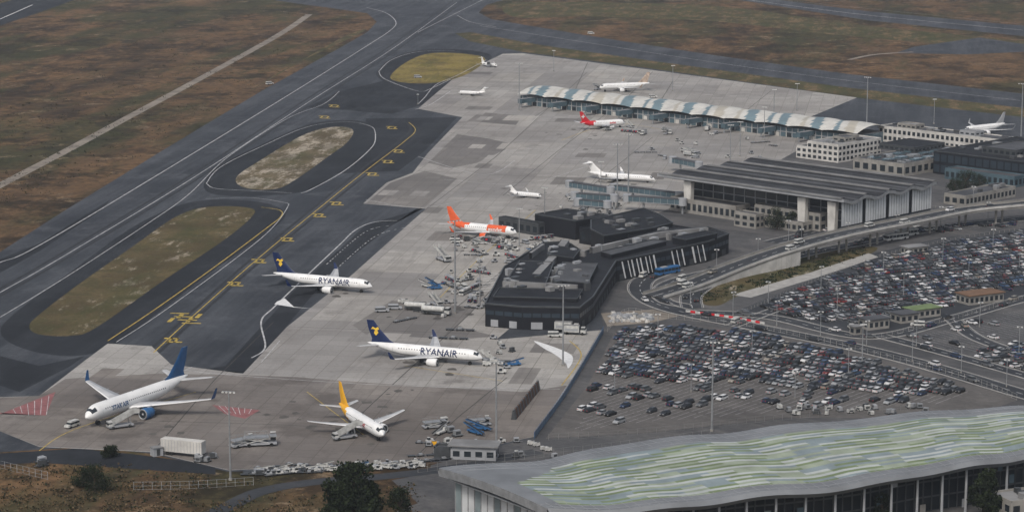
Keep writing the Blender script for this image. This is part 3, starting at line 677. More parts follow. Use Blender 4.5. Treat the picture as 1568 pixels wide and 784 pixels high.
def lot(px,d0,d1,dens,pitch=(5.0,6.2),bay=2.55,lines=True):
    poly=gp(px); a=(G2(*d1)-G2(*d0)).normalized(); n=Vector((-a.y,a.x)); o=G2(*px[0]); ang=math.atan2(n.y,n.x)
    tt=[(p-o).dot(a) for p in poly]; nn=[(p-o).dot(n) for p in poly]
    y=min(nn)+2.6; k=0
    while y<max(nn):
        x=min(tt)+1.3; run=U(.85,1.08)
        while x<max(tt):
            p=o+a*x+n*y
            if inpoly(p,poly) and inpoly(p+n*2,poly) and inpoly(p-n*2,poly):
                if lines:
                    q=p+a*1.27; c=a*.06; e=n*2.4
                    bays.face([(*(q-c-e),.088),(*(q+c-e),.088),(*(q+c+e),.088),(*(q-c+e),.088)],m_line)
                dd=dens(p) if callable(dens) else dens
                if R()<dd*run: car(p.x+U(-.2,.2),p.y+U(-.3,.3),ang+U(-.04,.04))
            x+=bay
            if R()<.008: x+=bay*2
        y+=pitch[k%2]; k+=1
up=gp([(940,506),(1000,495),(1160,508),(1500,598),(1440,606),(1250,596),(1100,586),(910,575)])
lot([(905,592),(944,510),(1000,498),(1160,510),(1338,553),(1490,597),(1440,618),(1200,630),(1000,645),(865,662)],(950,510),(1490,600),lambda p:.95 if inpoly(p,up) else .2,pitch=(5.0,6.0))
lot([(1160,470),(1260,428),(1340,398),(1450,372),(1568,356),(1640,350),(1640,425),(1568,440),(1460,470),(1330,500),(1230,490)],(1170,468),(1568,420),.84,pitch=(5.0,7.2))
lot([(1370,520),(1460,500),(1568,470),(1620,460),(1620,500),(1500,540),(1450,545)],(1370,520),(1568,490),.08)
lot([(1480,545),(1568,520),(1620,510),(1620,590),(1568,578)],(1480,545),(1568,570),.6)
lot([(1330,372),(1400,352),(1568,335),(1568,345),(1400,366)],(1330,372),(1568,340),.5)
bays.make('parking_bay_markings')
# moving traffic following the road axes
for p,w,z in RD:
    for side in (-1,1):
        k=random.randint(2,8)
        while k<len(p)-2:
            d=(p[k+1]-p[k]); d.z=0; d.normalize(); n=Vector((-d.y,d.x,0))*side*w*.25
            q=p[k]+n; a=math.atan2(d.y,d.x)
            if R()<.16: put('service_van',GSM['service_van'][0],(q.x,q.y,q.z+z),a)
            else: put('car',random.choices(CM,CW)[0],(q.x,q.y,q.z+z),a+(math.pi if side>0 else 0))
            k+=random.randint(5,26)
for u,v in ((1372,368),(1388,362)): 
    p=G(u,v); put('coach',GSM['apron_bus'][0],(p.x,p.y,.15),.6)
p=G(1022,420); put('coach',GSM['apron_bus'][1],(p.x,p.y,.15),.75)
for u,v in ((1305,505),(1405,500),(1348,420)): 
    p=G(u,v); put('service_van',GSM['service_van'][0],(p.x,p.y,.15),U(0,3))
# ---------------------------------------------------------------- buildings
class F:
    def __init__(s,o,ang): s.o=Vector(o[:2]); s.u=Vector((math.cos(ang),math.sin(ang))); s.v=Vector((-s.u.y,s.u.x)); s.a=ang
    def p(s,a,b,z=0): q=s.o+s.u*a+s.v*b; return (q.x,q.y,z)
    def q(s,a0,a1,b0,b1): return [s.p(a0,b0)[:2],s.p(a1,b0)[:2],s.p(a1,b1)[:2],s.p(a0,b1)[:2]]
def wallgrid(b,p0,p1,z0,z1,nx,nz,mw=m_glass,frac=(.6,.6),proud=.05):
    p0=Vector(p0[:2]);p1=Vector(p1[:2]); d=(p1-p0); n=Vector((d.y,-d.x)).normalized()*proud
    for i in range(nx):
        for j in range(nz):
            a=p0+d*((i+.5-frac[0]/2)/nx)+n; c=p0+d*((i+.5+frac[0]/2)/nx)+n
            za=z0+(z1-z0)*(j+.5-frac[1]/2)/nz; zb=z0+(z1-z0)*(j+.5+frac[1]/2)/nz
            b.face([(a.x,a.y,za),(c.x,c.y,za),(c.x,c.y,zb),(a.x,a.y,zb)],mw)
def block(b,f,a0,a1,b0,b1,z0,z1,wall,roof,win=None,mw=m_glass,par=.5,frac=(.6,.55),parm=None):
    q=f.q(a0,a1,b0,b1); b.prism(q,z0,z1,wall,roof)
    if par:
        for i in range(4):
            p,r_=Vector(q[i]),Vector(q[(i+1)%4]); d=(r_-p).normalized(); n=Vector((-d.y,d.x))
            b.ribbon([p+n*.2+d*.4,r_+n*.2-d*.02],.36,z1+.005,parm or wall,h=par)
    if win:
        for i in range(4):
            p,r_=Vector(q[i]),Vector(q[(i+1)%4]); L=(r_-p).length; wallgrid(b,p,r_,z0+.3,z1-.2,max(1,int(L/win[0])),win[1],mw,frac)
def rooftop(b,f,a0,a1,b0,b1,z,n):
    for k in range(n): b.box((*f.p(U(a0,a1),U(b0,b1))[:2],z+.01),(U(1.2,4),U(1.2,3),U(.5,1.6)),random.choice((m_lroof,m_droof2,m_metal,m_dmetal)),rz=f.a)
T=F((140,1044),math.atan2(.717,.697))
e=empty('terminal_hall')
b=B(); bw=17; LT=104; NB=4; seg=14
def rz_(s): return 15.8+.75*math.cos(2*math.pi*s)-.35*math.sin(2*math.pi*s)
top=[((i/seg)*bw,rz_((i/seg)%1 if i<NB*seg else 1)) for i in range(NB*seg+1)]
prof=top+[(a,z-1.3) for a,z in top[::-1]]
r0=[T.p(a,0,z) for a,z in prof]; r1=[T.p(a,LT,z) for a,z in prof]
n=len(prof); i0=len(b.v); b.v+=r0+r1
for k in range(n):
    k2=(k+1)%n; b.f.append((i0+k,i0+n+k,i0+n+k2,i0+k2)); b.mi.append(b.m((m_hroof2 if (k//3)%2 else m_hroof) if k<len(top)-1 else (m_beige if k==len(top)-1 else m_bely)))
nt_=len(top)
for k in range(nt_-1):
    for base in (0,n):
        b.f.append((i0+base+k,i0+base+k+1,i0+base+n-2-k,i0+base+n-1-k)); b.mi.append(b.m(m_metal))
for k in range(NB*6+1):
    a=min(k*bw/6,NB*bw-.3); z=rz_((k/6)%1)+.02
    b.ribbon([Vector((*T.p(a,1)[:2],z)),Vector((*T.p(a,LT-1)[:2],z))],.35 if k%6 else 1.0,0,m_hroof2 if k%2 else (m_hroof if k%6 else m_lroof),h=.3 if k%6 else .6)
for k in range(NB):
    for j in range(9): b.box((*T.p(k*bw+bw*.5,8+j*11)[:2],rz_(.5)),(1.6,3.2,.6),m_droof2,rz=T.a)
b.make('roof',parent=e)
b=B()
b.prism(T.q(12,66,3,96),0,14.0,m_glass,m_droof)
block(b,T,5,14,16,52,0,7.5,m_beige,m_lroof,(3,2)); block(b,T,2,12,60,98,0,6,m_beige,m_droof2,(3,1))
block(b,T,-2,5,20,44,0,4,m_beige,m_droof2,(3,1)); block(b,T,-9,-3,40,52,0,6,m_beige,m_droof2,(3,2))
for k in range(1,16):
    p=T.p(11.9,3+k*6); b.box((p[0],p[1],0),(.35,.5,14),m_metal,rz=T.a)
for z in (4.6,9.2): b.box((*T.p(11.85,50)[:2],z),(.3,92,.4),m_metal,rz=T.a)
for k in range(NB):
    a0=k*bw+1.2; a1=(k+1)*bw-1.0; pts=[]
    for i in range(9):
        s_=(a0+(a1-a0)*i/8)/bw; pts.append((s_*bw,rz_(s_%1)-1.3))
    for i in range(8):
        c,d=pts[i],pts[i+1]; b.face([T.p(c[0],2,4.5),T.p(d[0],2,4.5),T.p(d[0],2,d[1]),T.p(c[0],2,c[1])],m_panel)
        b.box((*T.p(c[0],1.9)[:2],4.5),(.10,.2,c[1]-4.7),m_metal,rz=T.a)
    b.box((*T.p((a0+a1)/2,2.6)[:2],0),(a1-a0-.6,1.0,4.5),m_glass,rz=T.a)
for bpos in (8,24,88):
    p=T.p(3.2,bpos); b.box((p[0],p[1],0),(2.2,3.4,14.4),m_wall,rz=T.a,top=(1.0,1.3))
b.make('walls_and_columns',parent=e)
b=B(); D=F(G2(1010,385),math.pi/4)
block(b,D,-10,22,2,36,0,6.5,m_black,m_droof,(4,1)); block(b,D,-6,14,42,66,0,8,m_black,m_droof,None,parm=m_dmetal); block(b,D,16,24,36,60,0,5,m_beige,m_droof2,(3,1)); block(b,D,-10,-6,60,84,0,5,m_dmetal,m_droof,(4,1))
rooftop(b,D,-8,20,6,34,6.5,10); rooftop(b,D,-4,12,44,64,8,6)
b.make('terminal_annex')
b=B()
pier=[(743,466),(772,410),(832,373),(868,371),(893,387),(1010,355),(1085,349),(1116,359),(1085,371),(943,401),(908,456),(888,472),(800,471)]
pp=gp(pier,8); b.prism(pp,0,8,m_black,m_droof)
cp=[Vector(p) for p in pp]+[Vector(pp[0])]
b.ribbon(cp,.5,8.01,m_dmetal,h=.6)
def raised(px,z0,z1,roof=m_droof,wall=m_black,par=m_dmetal):
    q=gp(px,z1); b.prism(q,z0,z1,wall,roof); b.ribbon([Vector(x) for x in q]+[Vector(q[0])],.35,z1+.005,par,h=.35)
raised([(776,430),(796,400),(848,402),(836,434)],8.01,10.2)
raised([(846,430),(862,402),(915,404),(900,434)],8.01,9.8,m_droof2)
raised([(755,455),(765,441),(892,444),(884,458)],8.01,9.2)
raised([(838,390),(848,376),(888,383),(878,396)],8.01,10.4)
raised([(920,386),(1000,367),(1020,370),(936,391)],8.01,9.6,m_droof2)
raised([(1030,364),(1080,354),(1098,358),(1050,368)],8.01,10.4)
for c,w_ in (([(866,376),(848,400),(820,430)],3.0),([(840,388),(905,394)],1.4),([(905,388),(1010,364),(1090,356)],1.6),([(770,440),(890,446)],1.2),([(812,396),(832,382)],1.2)):
    b.ribbon(resample([G2(u,v,8) for u,v in c],4),w_,8.02,m_lroof,h=2.3)
for k in range(80):
    r_=R()
    if r_<.55: u,v=U(775,900),U(410,458)
    elif r_<.7: u,v=U(838,880),U(383,408)
    else: u=U(910,1085); v=388-(u-900)*.17+U(-4,4)
    p=G(u,v,8); b.box((p.x,p.y,8.01),(U(1,3.6),U(1,2.6),U(.8,3)),random.choice((m_lroof,m_droof2,m_metal,m_dmetal,m_bely)),rz=.75)
for i in range(len(pp)):
    a,c=Vector(pp[i]),Vector(pp[(i+1)%len(pp)])
    if (c-a).length>6:
        d=c-a; n=Vector((d.y,-d.x)).normalized()
        for sgn in (1,-1):
            nn_=n*sgn*.06
            if not inpoly(tuple((a+c)/2+n*sgn*.5),[tuple(x) for x in pp]):
                wallgrid(b,a if sgn>0 else c,c if sgn>0 else a,4.3,6.2,max(1,int((c-a).length/3)),1,m_bband,(.85,.8),.05)
                wallgrid(b,a if sgn>0 else c,c if sgn>0 else a,.1,3.0,max(1,int((c-a).length/7)),1,m_bely if i in (12,11) else m_dmetal,(.4,.85),.07)
                if i==8:
                    L=(c-a).length; x=1.5; du=(c-a).normalized()
                    while x<L-3:
                        if R()<.6:
                            w=U(.4,1.2); o0=a+du*x+nn_*2.5; o1=a+du*(x+2.2)+nn_*2.5
                            b.face([(o0.x,o0.y,.8),(o0.x+du.x*w,o0.y+du.y*w,.8),(o1.x+du.x*w,o1.y+du.y*w,7.6),(o1.x,o1.y,7.6)],m_white)
                        x+=U(1.6,3.6)
b.make('boarding_pier')
b=B(); q=gp([(905,338),(985,320),(1012,330),(1030,342),(1000,350),(925,362),(905,352)],8); b.prism(q,0,8,m_black,m_droof); b.ribbon([Vector(x) for x in q]+[Vector(q[0])],.5,8.01,m_dmetal,h=.5)
for k in range(14): p=G(U(920,1000),U(335,350),8); b.box((p.x,p.y,8.01),(U(1,4),U(1,2.5),1.2),random.choice((m_droof2,m_lroof,m_dmetal)),rz=.7)
b.make('pier_annex')
def bridge(a,c,z=4.2,w=3.2,mat=m_bglass):
    A=Vector(a);C=Vector(c); d=(C-A); L=d.length; an=math.atan2(d.y,d.x); b=B(); m_=(A+C)/2
    b.box((m_.x,m_.y,z),(L,w,.3),m_metal,rz=an); b.box((m_.x,m_.y,z+.3),(L,w-.2,2.1),mat,rz=an); b.box((m_.x,m_.y,z+2.4),(L,w,.3),m_droof2,rz=an)
    n_=int(L/3)
    for k in range(n_+1): p=A+d*k/n_; b.box((p.x,p.y,z+.3),(.15,w-.05,2.1),m_metal,rz=an)
    for p in (A,C): b.cyl((p.x,p.y,z-.3),(p.x,p.y,z+3),w*.62,w*.62,m_bely,14)
    for t in (.0,.7): p=A+d*t; b.cyl((p.x,p.y,0),(p.x,p.y,z),.5,.5,m_metal)
    p=A+d*.7; b.box((p.x,p.y,.2),(1.2,4,1),m_dmetal,rz=an)
    b.make('jet_bridge')
for a,c in (((1040,318),(940,305)),((1045,328),(960,322)),((940,322),(880,318)),((935,310),(872,300)),((1070,270),(1030,262)),((930,332),(885,328))): bridge(G2(*a),G2(*c))
P0=G2(797,160);P1=G2(1238,214); C=F(P0,math.atan2((P1-P0).y,(P1-P0).x)); LC=(P1-P0).length+34; WC=26
m_cw=M('canopy_white',(.50,.49,.455),.6,.25,.15); m_cb=M('canopy_blue',(.14,.20,.225),.5,.25,.15); m_cc=M('canopy_cream',(.38,.355,.30),.6,.25,.15)
e=empty('boarding_concourse')
b=B(); rings=[]; N=220; na=14; NS=11
for i in range(N+1):
    x=i/N*LC; ph=x/(LC/NS); sc=.9*abs(math.sin(math.pi*ph))**.7
    rings.append([C.p(x,-3+(WC+4)*(k/na),5.2+4.6*math.sin(math.pi*(.06+.88*k/na))**.8+sc) for k in range(na+1)])
def cm(a,k):
    x=a/N*NS+k*.05; ph=x%1; s_=int(x)
    if .60<ph<.90: return m_cb if s_%4!=2 else m_cc
    if .30<ph<.42: return m_cc if s_%2 else m_cb
    return m_cw
b.loft(rings,cm,closed=False,caps=False)
b.make('vaulted_roof',parent=e)
b=B(); b.prism(C.q(0,LC-1,0,WC-2),0,5.3,m_bglass,m_lroof); 
for k in range(int(LC/4)): b.box((*C.p(2+k*4,-.1)[:2],0),(.4,.4,5.2),m_bely if k%2 else m_wall,rz=C.a); 
b.box((*C.p(LC/2,-.12)[:2],2.6),(LC,.3,.4),m_bely,rz=C.a)
for k in range(int(LC/8)): b.box((*C.p(4+k*8,-.25)[:2],0.05),(2.6,.3,2.2),m_glass if k%3 else m_wall,rz=C.a)
for k in range(9): b.box((*C.p(12+k*26,-7)[:2],2.8),(3,12,2.6),m_bglass,rz=C.a,roof=m_lroof); b.cyl(C.p(12+k*26,-12,0),C.p(12+k*26,-12,2.8),.4,.4,m_metal)
b.make('walls',parent=e)
b=B(); O=F(G2(1283,250),math.pi/4)
block(b,O,0,36,0,20,0,9,m_wall,m_lroof,(3.2,3)); block(b,O,12,24,5,13,9,11,m_beige,m_droof2,(3,1)); block(b,O,0,12,20,27,0,6,m_wall,m_droof2,(3,2)); rooftop(b,O,2,34,2,18,9,12); b.make('office_building')
b=B(); O=F(G2(1345,216),-math.pi/4); block(b,O,0,80,0,14,0,8,m_wall,m_droof2,(3,2)); block(b,O,10,22,3,11,8,10,m_beige,m_lroof,(3,1)); block(b,O,50,60,3,11,8,10,m_bely,m_lroof,(3,1)); rooftop(b,O,2,78,2,12,8,18)
b.make('office_building')
b=B(); O=F(G2(1296,262),math.pi/4); block(b,O,4,72,-32,-1,0,6,m_beige,m_droof2,(5,1))
for k in range(6):
    for j in range(3): b.box((*O.p(12+k*10,-26+j*9)[:2],6.02),(6,4,.8),m_bglass if (k+j)%3 else m_metal,rz=O.a)
block(b,O,40,66,-12,10,6.02,8.5,m_dmetal,m_droof,(3,1)); rooftop(b,O,6,70,-30,-3,6,22)
b.make('terminal_link')
b=B(); O=F(G2(1484,272),math.pi/4); block(b,O,-2,70,-46,20,0,11,m_black,m_droof,(4,2),m_bband,frac=(.8,.7),parm=m_dmetal); block(b,O,-12,-2,-34,6,0,5,m_bglass,m_droof2,(3,1)); block(b,O,10,40,-20,0,11.01,14,m_dmetal,m_droof2,(3,1)); rooftop(b,O,2,60,-40,16,11,26)
b.make('terminal_hall_glass')
b=B(); O=F(G2(1445,312),math.pi/4); block(b,O,0,40,-12,0,0,4.5,m_beige,m_droof2,(3,1)); rooftop(b,O,2,38,-10,-2,4.5,8); b.make('arrivals_building')
for u,v,w,d,h,rm in ((1500,462,16,8,3.5,M('kiosk_orange',(.16,.09,.05),.7,.3,.3)),(1412,484,12,6,3.2,M('kiosk_green',(.14,.19,.08),.7,.3,.3)),(1338,502,9,6,3.6,m_droof2),(1310,512,3,3,3,m_lroof),(1385,492,8,6,3.2,m_droof2),(1400,388,10,5,3,m_lroof),(1345,497,6,4,2.8,m_lroof)):
    b=B(); O=F(G2(u,v),.5); block(b,O,-w/2,w/2,-d/2,d/2,0,h,m_beige,rm,(2.2,1),par=0); b.box((*O.o,h+.005),(w+1,d+1,.25),rm,rz=O.a); b.make('car_park_kiosk')
b=B(); O=F(G2(690,703),-.15); block(b,O,0,13,0,6,0,3.4,m_bely,m_lroof,(2.6,1)); b.box((*O.p(6.5,3)[:2],3.95),(14.5,7.5,.35),m_lroof,rz=O.a); block(b,O,-5,-.02,1,5,0,2.8,m_dmetal,m_droof2); b.make('guard_house')
b=B(); A=G2(786,643);Cc=G2(824,596); d=Cc-A; L=d.length; an=math.atan2(d.y,d.x)
for k in range(int(L/2)): 
    p=A+d*(k+.5)/int(L/2); b.box((p.x,p.y,0),(1.7,1.6,3.0),m_rust if k%2 else m_dmetal,rz=an,top=(1,.3)); b.cyl((p.x,p.y,2.9),(p.x,p.y,3.6),.06,.06,m_metal,5)
b.make('blast_fence')
def fence(px,h=2.4,step=3,mat=m_fence,name='fence',solid=None,sm=True):
    p=gp(px); p=smooth(p,False,8) if sm else p; p=resample(p,step); b=B()
    for a in p: b.box((a.x,a.y,0),(.09,.09,h),mat)
    for z in (.15,h*.5,h-.06): b.ribbon(p,.04,z,mat,h=.045)
    if solid: b.ribbon(p,.05,.2,solid,h=h*.75)
    b.make(name)
fence([(818,672),(870,600),(925,508)],2.4,3,m_blue,solid=M('fence_screen',(.12,.17,.23),.7,.3,.3))
fence([(205,750),(300,748),(395,742)],2.3,2.5,m_bely); fence([(-20,712),(80,736)],2.3,2.5,m_bely); fence([(640,724),(760,708),(930,690),(1100,668)],2.4,3)
fence([(930,508),(960,480),(1010,487),(1160,503),(1340,545),(1480,582),(1560,614)],2.0,3,m_kerb); fence([(840,674),(1000,664),(1200,643),(1400,628)],2.0,3)
fence([(1140,478),(1250,430),(1340,396),(1450,370),(1568,352)],1.2,3,m_kerb); fence([(1350,517),(1460,490),(1568,458)],1.5,3,m_kerb); fence([(1070,430),(1180,396),(1300,372),(1420,352)],1.2,3); fence([(1220,350),(1330,332),(1440,318)],1.2,3,m_kerb)
b=B(); p=resample(smooth(gp([(1050,478),(1110,486),(1172,497)]),False,8),2.0)
for k in range(len(p)-1):
    d=p[k+1]-p[k]; m_=(p[k]+p[k+1])/2; b.box((m_.x,m_.y,.05),(1.9,.45,.8),m_redp if k%2 else m_gw,rz=math.atan2(d.y,d.x),top=(1,.5))
b.make('road_barrier')
b=B()
for k in range(110):
    p=G(U(935,1000),U(482,494)); b.box((p.x,p.y,.1),(U(.5,2),U(.5,2),U(.3,1.2)),random.choice((m_wall,m_bely,m_metal)),rz=U(0,3),top=(.8,.8))
b.make('stacked_building_materials')
# ---------------------------------------------------------------- wavy roof building
e=empty('wavy_roof_building')
far=[(672,716),(800,706),(880,694),(960,677),(1060,667),(1150,657),(1250,646),(1380,634),(1480,625),(1568,622),(1660,616),(1760,609)]
near=[(838,780),(940,778),(1040,770),(1130,757),(1230,748),(1330,736),(1420,718),(1500,706),(1568,695),(1660,682),(1760,670),(1860,657)]
ZR=14
fs=smooth([G2(u,v,ZR) for u,v in far],False,20); ns=smooth([G2(u,v,ZR) for u,v in near],False,20); NT=len(fs)-1; NW=40
m_g1=M('roof_green',(.155,.20,.10),.7,.3,.15); m_g2=M('roof_pale_green',(.27,.31,.235),.7,.3,.15); m_g3=M('roof_bluegrey',(.20,.245,.255),.6,.3,.15); m_g4=M('roof_white_panel',(.39,.415,.40),.6,.25,.15); m_mr=M('roof_metal',(.185,.195,.205),.6,.3,.08,.1)
def tri(x): x=x%1; return 4*abs(x-.5)-1
def rp(i,w,dz=0,zig=0):
    p=fs[i].lerp(ns[i],min(1.1,max(-.1,w+zig*.009*tri(i/22)))); t=i/NT
    z=ZR+.8*math.sin(math.pi*min(1,max(0,w)))+.35*math.sin(2*math.pi*(t*6.5)+w*1.2)+dz
    return (p.x,p.y,z)
b=B(); rings=[[rp(i,k/NW,0,1 if 4<k<NW-3 else 0) for k in range(NW+1)] for i in range(NT+1)]
rnd={}
def rm(i,k):
    if k<7 or k>NW-4 or i<8: return m_mr
    if (k-7)<(24-i)*.8: return m_mr
    g=(k-7)//2                      # strip pair index, strips run the length of the roof
    bk=(i+g*4)//(8+(g*5)%4); key=(g,bk,k%2)
    if key not in rnd: rnd[key]=R()
    q=rnd[key]
    if k%2==0: return m_g1 if q<.55 else (m_g2 if q<.85 else m_g3)
    if g%2: return m_g4 if q<.7 else m_g3
    return m_g3 if q<.4 else (m_g2 if q<.65 else m_g4)
b.loft(rings,rm,closed=False,caps=False)
rings=[[rp(i,0,.0),rp(i,-.012,-.9),rp(i,0,-2.0),rp(i,.15,-2.6),rp(i,.85,-2.6),rp(i,1.0,-2.2),rp(i,1.02,-1.0),rp(i,1,0)] for i in range(NT+1)]
b.loft(rings,m_mr,closed=False,caps=False)
b.face([rp(0,w/10) for w in range(11)]+[rp(0,1-w/10,-2.2) for w in range(11)],m_metal)
for k in (3,6,NW-3,NW-1): b.ribbon([Vector(rp(i,k/NW,.0)) for i in range(1,NT+1)],.10,.02,m_bely,h=.08)
for i in range(4,NT,3): b.ribbon([Vector(rp(i,w/NW,.0)) for w in range(0,6)],.08,.03,m_bely,h=.06); b.ribbon([Vector(rp(i,w/NW,.0)) for w in range(NW-4,NW+1)],.08,.03,m_bely,h=.06)
b.make('wavy_roof',parent=e)
b=B()
def wl(w,i0,i1,z0,z1,mat):
    for i in range(i0,i1):
        p=fs[i].lerp(ns[i],w); q=fs[i+1].lerp(ns[i+1],w); b.face([(p.x,p.y,z0),(q.x,q.y,z0),(q.x,q.y,z1),(p.x,p.y,z1)],mat)
wl(.08,3,NT,0,12.2,m_beige); wl(.86,10,NT,0,12.2,m_glass)
for i in range(10,NT,3):
    p=fs[i].lerp(ns[i],.875); b.box((p.x,p.y,0),(.3,.3,12.2),m_dmetal)
    if i%9==1: p=fs[i].lerp(ns[i],.97); b.cyl((p.x,p.y,0),(p.x,p.y,12.0),.4,.3,m_bely)
for z in (4.2,8.4): wl(.89,10,NT,z,z+.5,m_dmetal)
for i in range(12,NT-2,5):
    if R()<.6:
        p=fs[i].lerp(ns[i],.90); q=fs[i+2].lerp(ns[i+2],.90); z=random.choice((.3,4.9,8.8)); b.face([(p.x,p.y,z),(q.x,q.y,z),(q.x,q.y,z+2.4),(p.x,p.y,z+2.4)],random.choice((m_bglass,m_beige,m_g3,m_bely)))
a,c=fs[3].lerp(ns[3],.08),fs[10].lerp(ns[10],.86); d=c-a; n_=16
for k in range(n_):
    p=a+d*k/n_; q=a+d*(k+1)/n_; b.face([(p.x,p.y,0),(q.x,q.y,0),(q.x,q.y,12.0),(p.x,p.y,12.0)],m_panel if k%3 else m_g3)
    b.box((p.x,p.y,0),(.3,.3,12.0),m_metal)
b.make('walls',parent=e)
b=B(); O=F(G2(1545,800),.4); block(b,O,-3,14,-5,5,0,7,m_beige,m_lroof,(3,2)); rooftop(b,O,0,12,-4,4,7,4); b.make('entrance_pavilion')
b=B(); O=F(G2(1235,800),.2); block(b,O,-5,5,-4,4,0,4,m_beige,m_lroof,(3,1)); b.make('entrance_pavilion')
# ---------------------------------------------------------------- lamps
def mast(u,v,h,heads=4,name='floodlight_mast'):
    p=G(u,v); b=B(); b.cyl((0,0,0),(0,0,h),(.011*h+.06),(.006*h+.03),m_metal,8); b.cyl((0,0,0),(0,0,.6),.55 if heads>2 else .25,.55 if heads>2 else .25,m_beige,8)
    b.box((0,0,h),(.16*h*.9 if heads>2 else 1.8,.3,.18),m_metal)
    for k in range(heads):
        x=(k-(heads-1)/2)*(.13*h/(heads-1) if heads>2 else 1.4); b.box((x,-.25,h-.25),(.55,.5,.35),m_lamp,top=(.8,.8))
    b.make(name,(p.x,p.y,.05),U(-.6,.6))
for a in ((353,735,25),(760,690,26),(862,560,27),(697,480,34),(834,355,19),(962,312,32),(945,318,29),(1327,192,27),(1118,252,20),(1133,240,18),(1170,215,18),(795,170,28),(920,300,16),(795,378,16),(1563,220,32),(848,110,14),(1220,170,16),(1030,140,16),(1185,180,16),(1430,190,14),(1090,660,27),(640,160,6),(735,470,18),(1320,560,14)):
    mast(*a)
for u,v in ((1060,468),(1120,484),(1190,500),(1260,516),(1330,532),(1400,552),(1470,572),(1540,594),(1100,415),(1160,400),(1230,386),(1300,372),(1370,360),(1440,350),(1510,342),(1180,468),(1260,444),(1350,420),(1440,400),(1520,385),(1280,480),(1380,456),(1480,432),(1560,415),(1010,520),(1150,545),(1300,575),(1060,600),(1220,610),(940,600),(1400,530),(1500,500),(1560,540),(1210,370),(1280,350),(1350,338),(1420,326),(1490,316)):
    mast(u+U(-4,4),v+U(-2,2),9,2,'street_lamp')
# ---------------------------------------------------------------- vegetation
def tree(u,v,h,w,mats=(m_leaf,m_leaf2),n=2600,conif=False,name='tree'):
    p=G(u,v); b=B(); 
    b.cyl((0,0,0),(0,0,h*.55),.035*h,.018*h,m_trunk,8)
    cl=[]
    for k in range(30):
        t=U(.18,1); a=U(0,6.28); rr=w/2*(1-abs(t-.45)*1.0 if not conif else (1.05-t))*U(.35,1)
        c=Vector((rr*math.cos(a),rr*math.sin(a),h*t*.95)); cl.append((c,U(.10,.2)*w+.2))
        b.cyl((0,0,min(h*.5,c.z*.7)),tuple(c),.012*h,.004*h,m_trunk,5,False)
    for k in range(n):
        c,r_=random.choice(cl); d=Vector((random.gauss(0,1),random.gauss(0,1),random.gauss(0,.8))).normalized()*r_*U(.5,1.1); q=c+d
        s_=U(.12,.34)*max(.8,h/9); a=Vector((random.gauss(0,1),random.gauss(0,1),random.gauss(0,1))).normalized(); e_=a.orthogonal().normalized(); f_=a.cross(e_)
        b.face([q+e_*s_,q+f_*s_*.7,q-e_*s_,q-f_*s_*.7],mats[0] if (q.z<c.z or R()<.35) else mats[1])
    b.make(name,(p.x,p.y,0),U(0,6))
tree(145,752,7,9); tree(130,745,5,7); tree(540,800,16,15,n=8000); tree(518,806,13,10,n=4500); tree(612,804,10,7); tree(1505,800,14,9,n=3500); tree(1190,352,9,11); tree(1212,350,7,7); tree(1478,292,9,12); tree(1462,296,7,8)
tree(168,700,3,5); tree(1500,290,7,8); tree(1275,800,9,7); tree(1350,800,8,6)
def shrubs(name,pts,mats,zb=0):
    b=B()
    for p,s0,n in pts:
        for j in range(n):
            q=p+Vector((random.gauss(0,s0),random.gauss(0,s0),zb+abs(random.gauss(0,s0*.5)))); s_=U(.12,.36)
            a=Vector((random.gauss(0,1),random.gauss(0,1),random.gauss(0,1))).normalized(); e_=a.orthogonal().normalized()*s_; f_=a.cross(e_).normalized()*s_
            b.face([q+e_,q+f_,q-e_,q-f_],random.choice(mats))
    b.make(name)
pts=[]
for k in range(850):
    u,v=U(-20,640),U(712,800)
    if v<726 and u>200: continue
    if v<735 and u>330: continue
    if 300<u<640 and abs(v-(752-(u-400)*.1))<12: continue
    s0=U(.3,.9) if R()<.85 else U(1,2); pts.append((G(u,v),s0,int(14*s0*1.6)))
shrubs('heath_shrubs',pts,(m_leaf,m_leaf3,m_leaf3,m_leaf4,m_leaf4,m_leaf2))
pts=[]
for k in range(160):
    u=U(1075,1330); v=460-(u-1075)*.30+U(-8,6); pts.append((G(u,v),U(.3,.9),18))
shrubs('verge_shrubs',pts,(m_leaf,m_leaf2,m_leaf2),.1)
pts=[]
for k in range(420):
    t=R(); u=t*520+U(-60,0); v=300-t*250+U(-90,60)-(40 if R()<.5 else 0)
    if v>378-u*.62-4 or v<0 or u>480: continue
    pts.append((G(u,v),U(.8,2.4),16))
shrubs('distant_scrub',pts,(m_leaf,m_leaf3,m_leaf2))
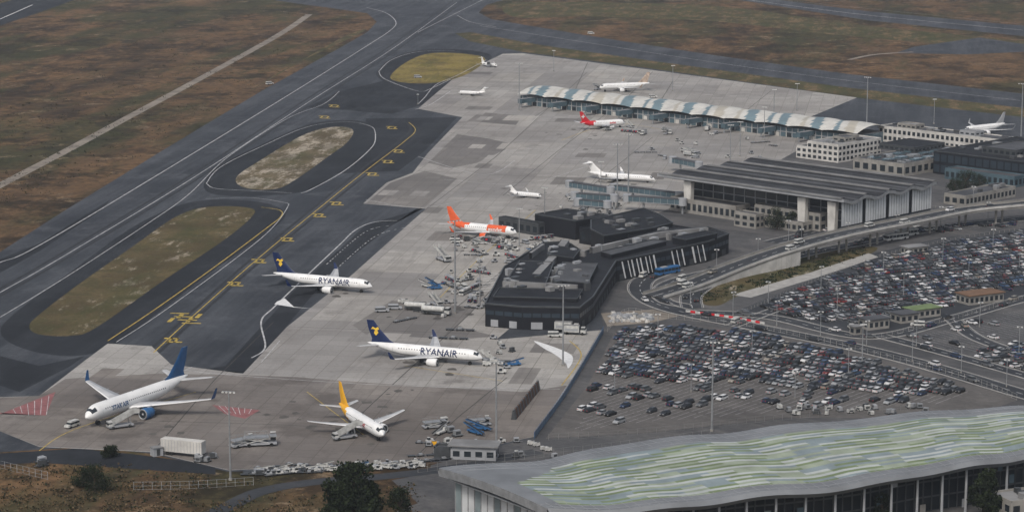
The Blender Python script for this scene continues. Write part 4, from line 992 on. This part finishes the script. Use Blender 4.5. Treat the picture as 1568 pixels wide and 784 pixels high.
marks.make('white_pavement_markings'); ymarks.make('yellow_pavement_markings'); joints.make('pavement_joints'); streaks.make('tyre_marks')
# ---------------------------------------------------------------- haze (real air volume), light, camera
hb=B(); hm=bpy.data.materials.new('haze_air'); hm.use_nodes=True; t=hm.node_tree; t.nodes.clear()
vo=t.nodes.new('ShaderNodeVolumeScatter'); vo.inputs['Color'].default_value=(.86,.92,1,1); vo.inputs['Density'].default_value=.00006; vo.inputs['Anisotropy'].default_value=.2
ot=t.nodes.new('ShaderNodeOutputMaterial'); t.links.new(vo.outputs[0],ot.inputs['Volume'])
hb.box((0,1500,-5),(5000,4200,400),hm); hb.make('haze')
el=math.radians(50)
w=bpy.data.worlds.new('World'); S.world=w; w.use_nodes=True
sk=w.node_tree.nodes.new('ShaderNodeTexSky'); sk.sky_type='NISHITA'; sk.sun_disc=False; sk.sun_elevation=el
sd=Vector((-.35,-1,0)).normalized()
sk.sun_rotation=math.atan2(sd.x,sd.y); sk.dust_density=4; sk.air_density=1
hs_=w.node_tree.nodes.new('ShaderNodeHueSaturation'); hs_.inputs['Saturation'].default_value=.6
bg=w.node_tree.nodes['Background']; bg.inputs[1].default_value=.145
w.node_tree.links.new(sk.outputs[0],hs_.inputs['Color']); w.node_tree.links.new(hs_.outputs[0],bg.inputs[0])
sl=bpy.data.lights.new('Sun','SUN'); sl.energy=1.9; sl.angle=math.radians(14); sl.color=(1,.955,.89)
so=bpy.data.objects.new('Sun',sl); S.collection.objects.link(so)
dirv=Vector((sd.x*math.cos(el),sd.y*math.cos(el),math.sin(el)))
so.rotation_euler=dirv.to_track_quat('Z','Y').to_euler()
cam=bpy.data.cameras.new('Camera'); cam.sensor_width=36; cam.lens=36*FPX/1568; cam.clip_start=1; cam.clip_end=40000
co=bpy.data.objects.new('Camera',cam); co.location=(0,0,CH); co.rotation_euler=(math.pi/2-TH,0,0); S.collection.objects.link(co); S.camera=co
S.view_settings.view_transform='Standard'; S.view_settings.look='None'; S.view_settings.exposure=0
print('cars',ncar,'objs',len(bpy.data.objects))
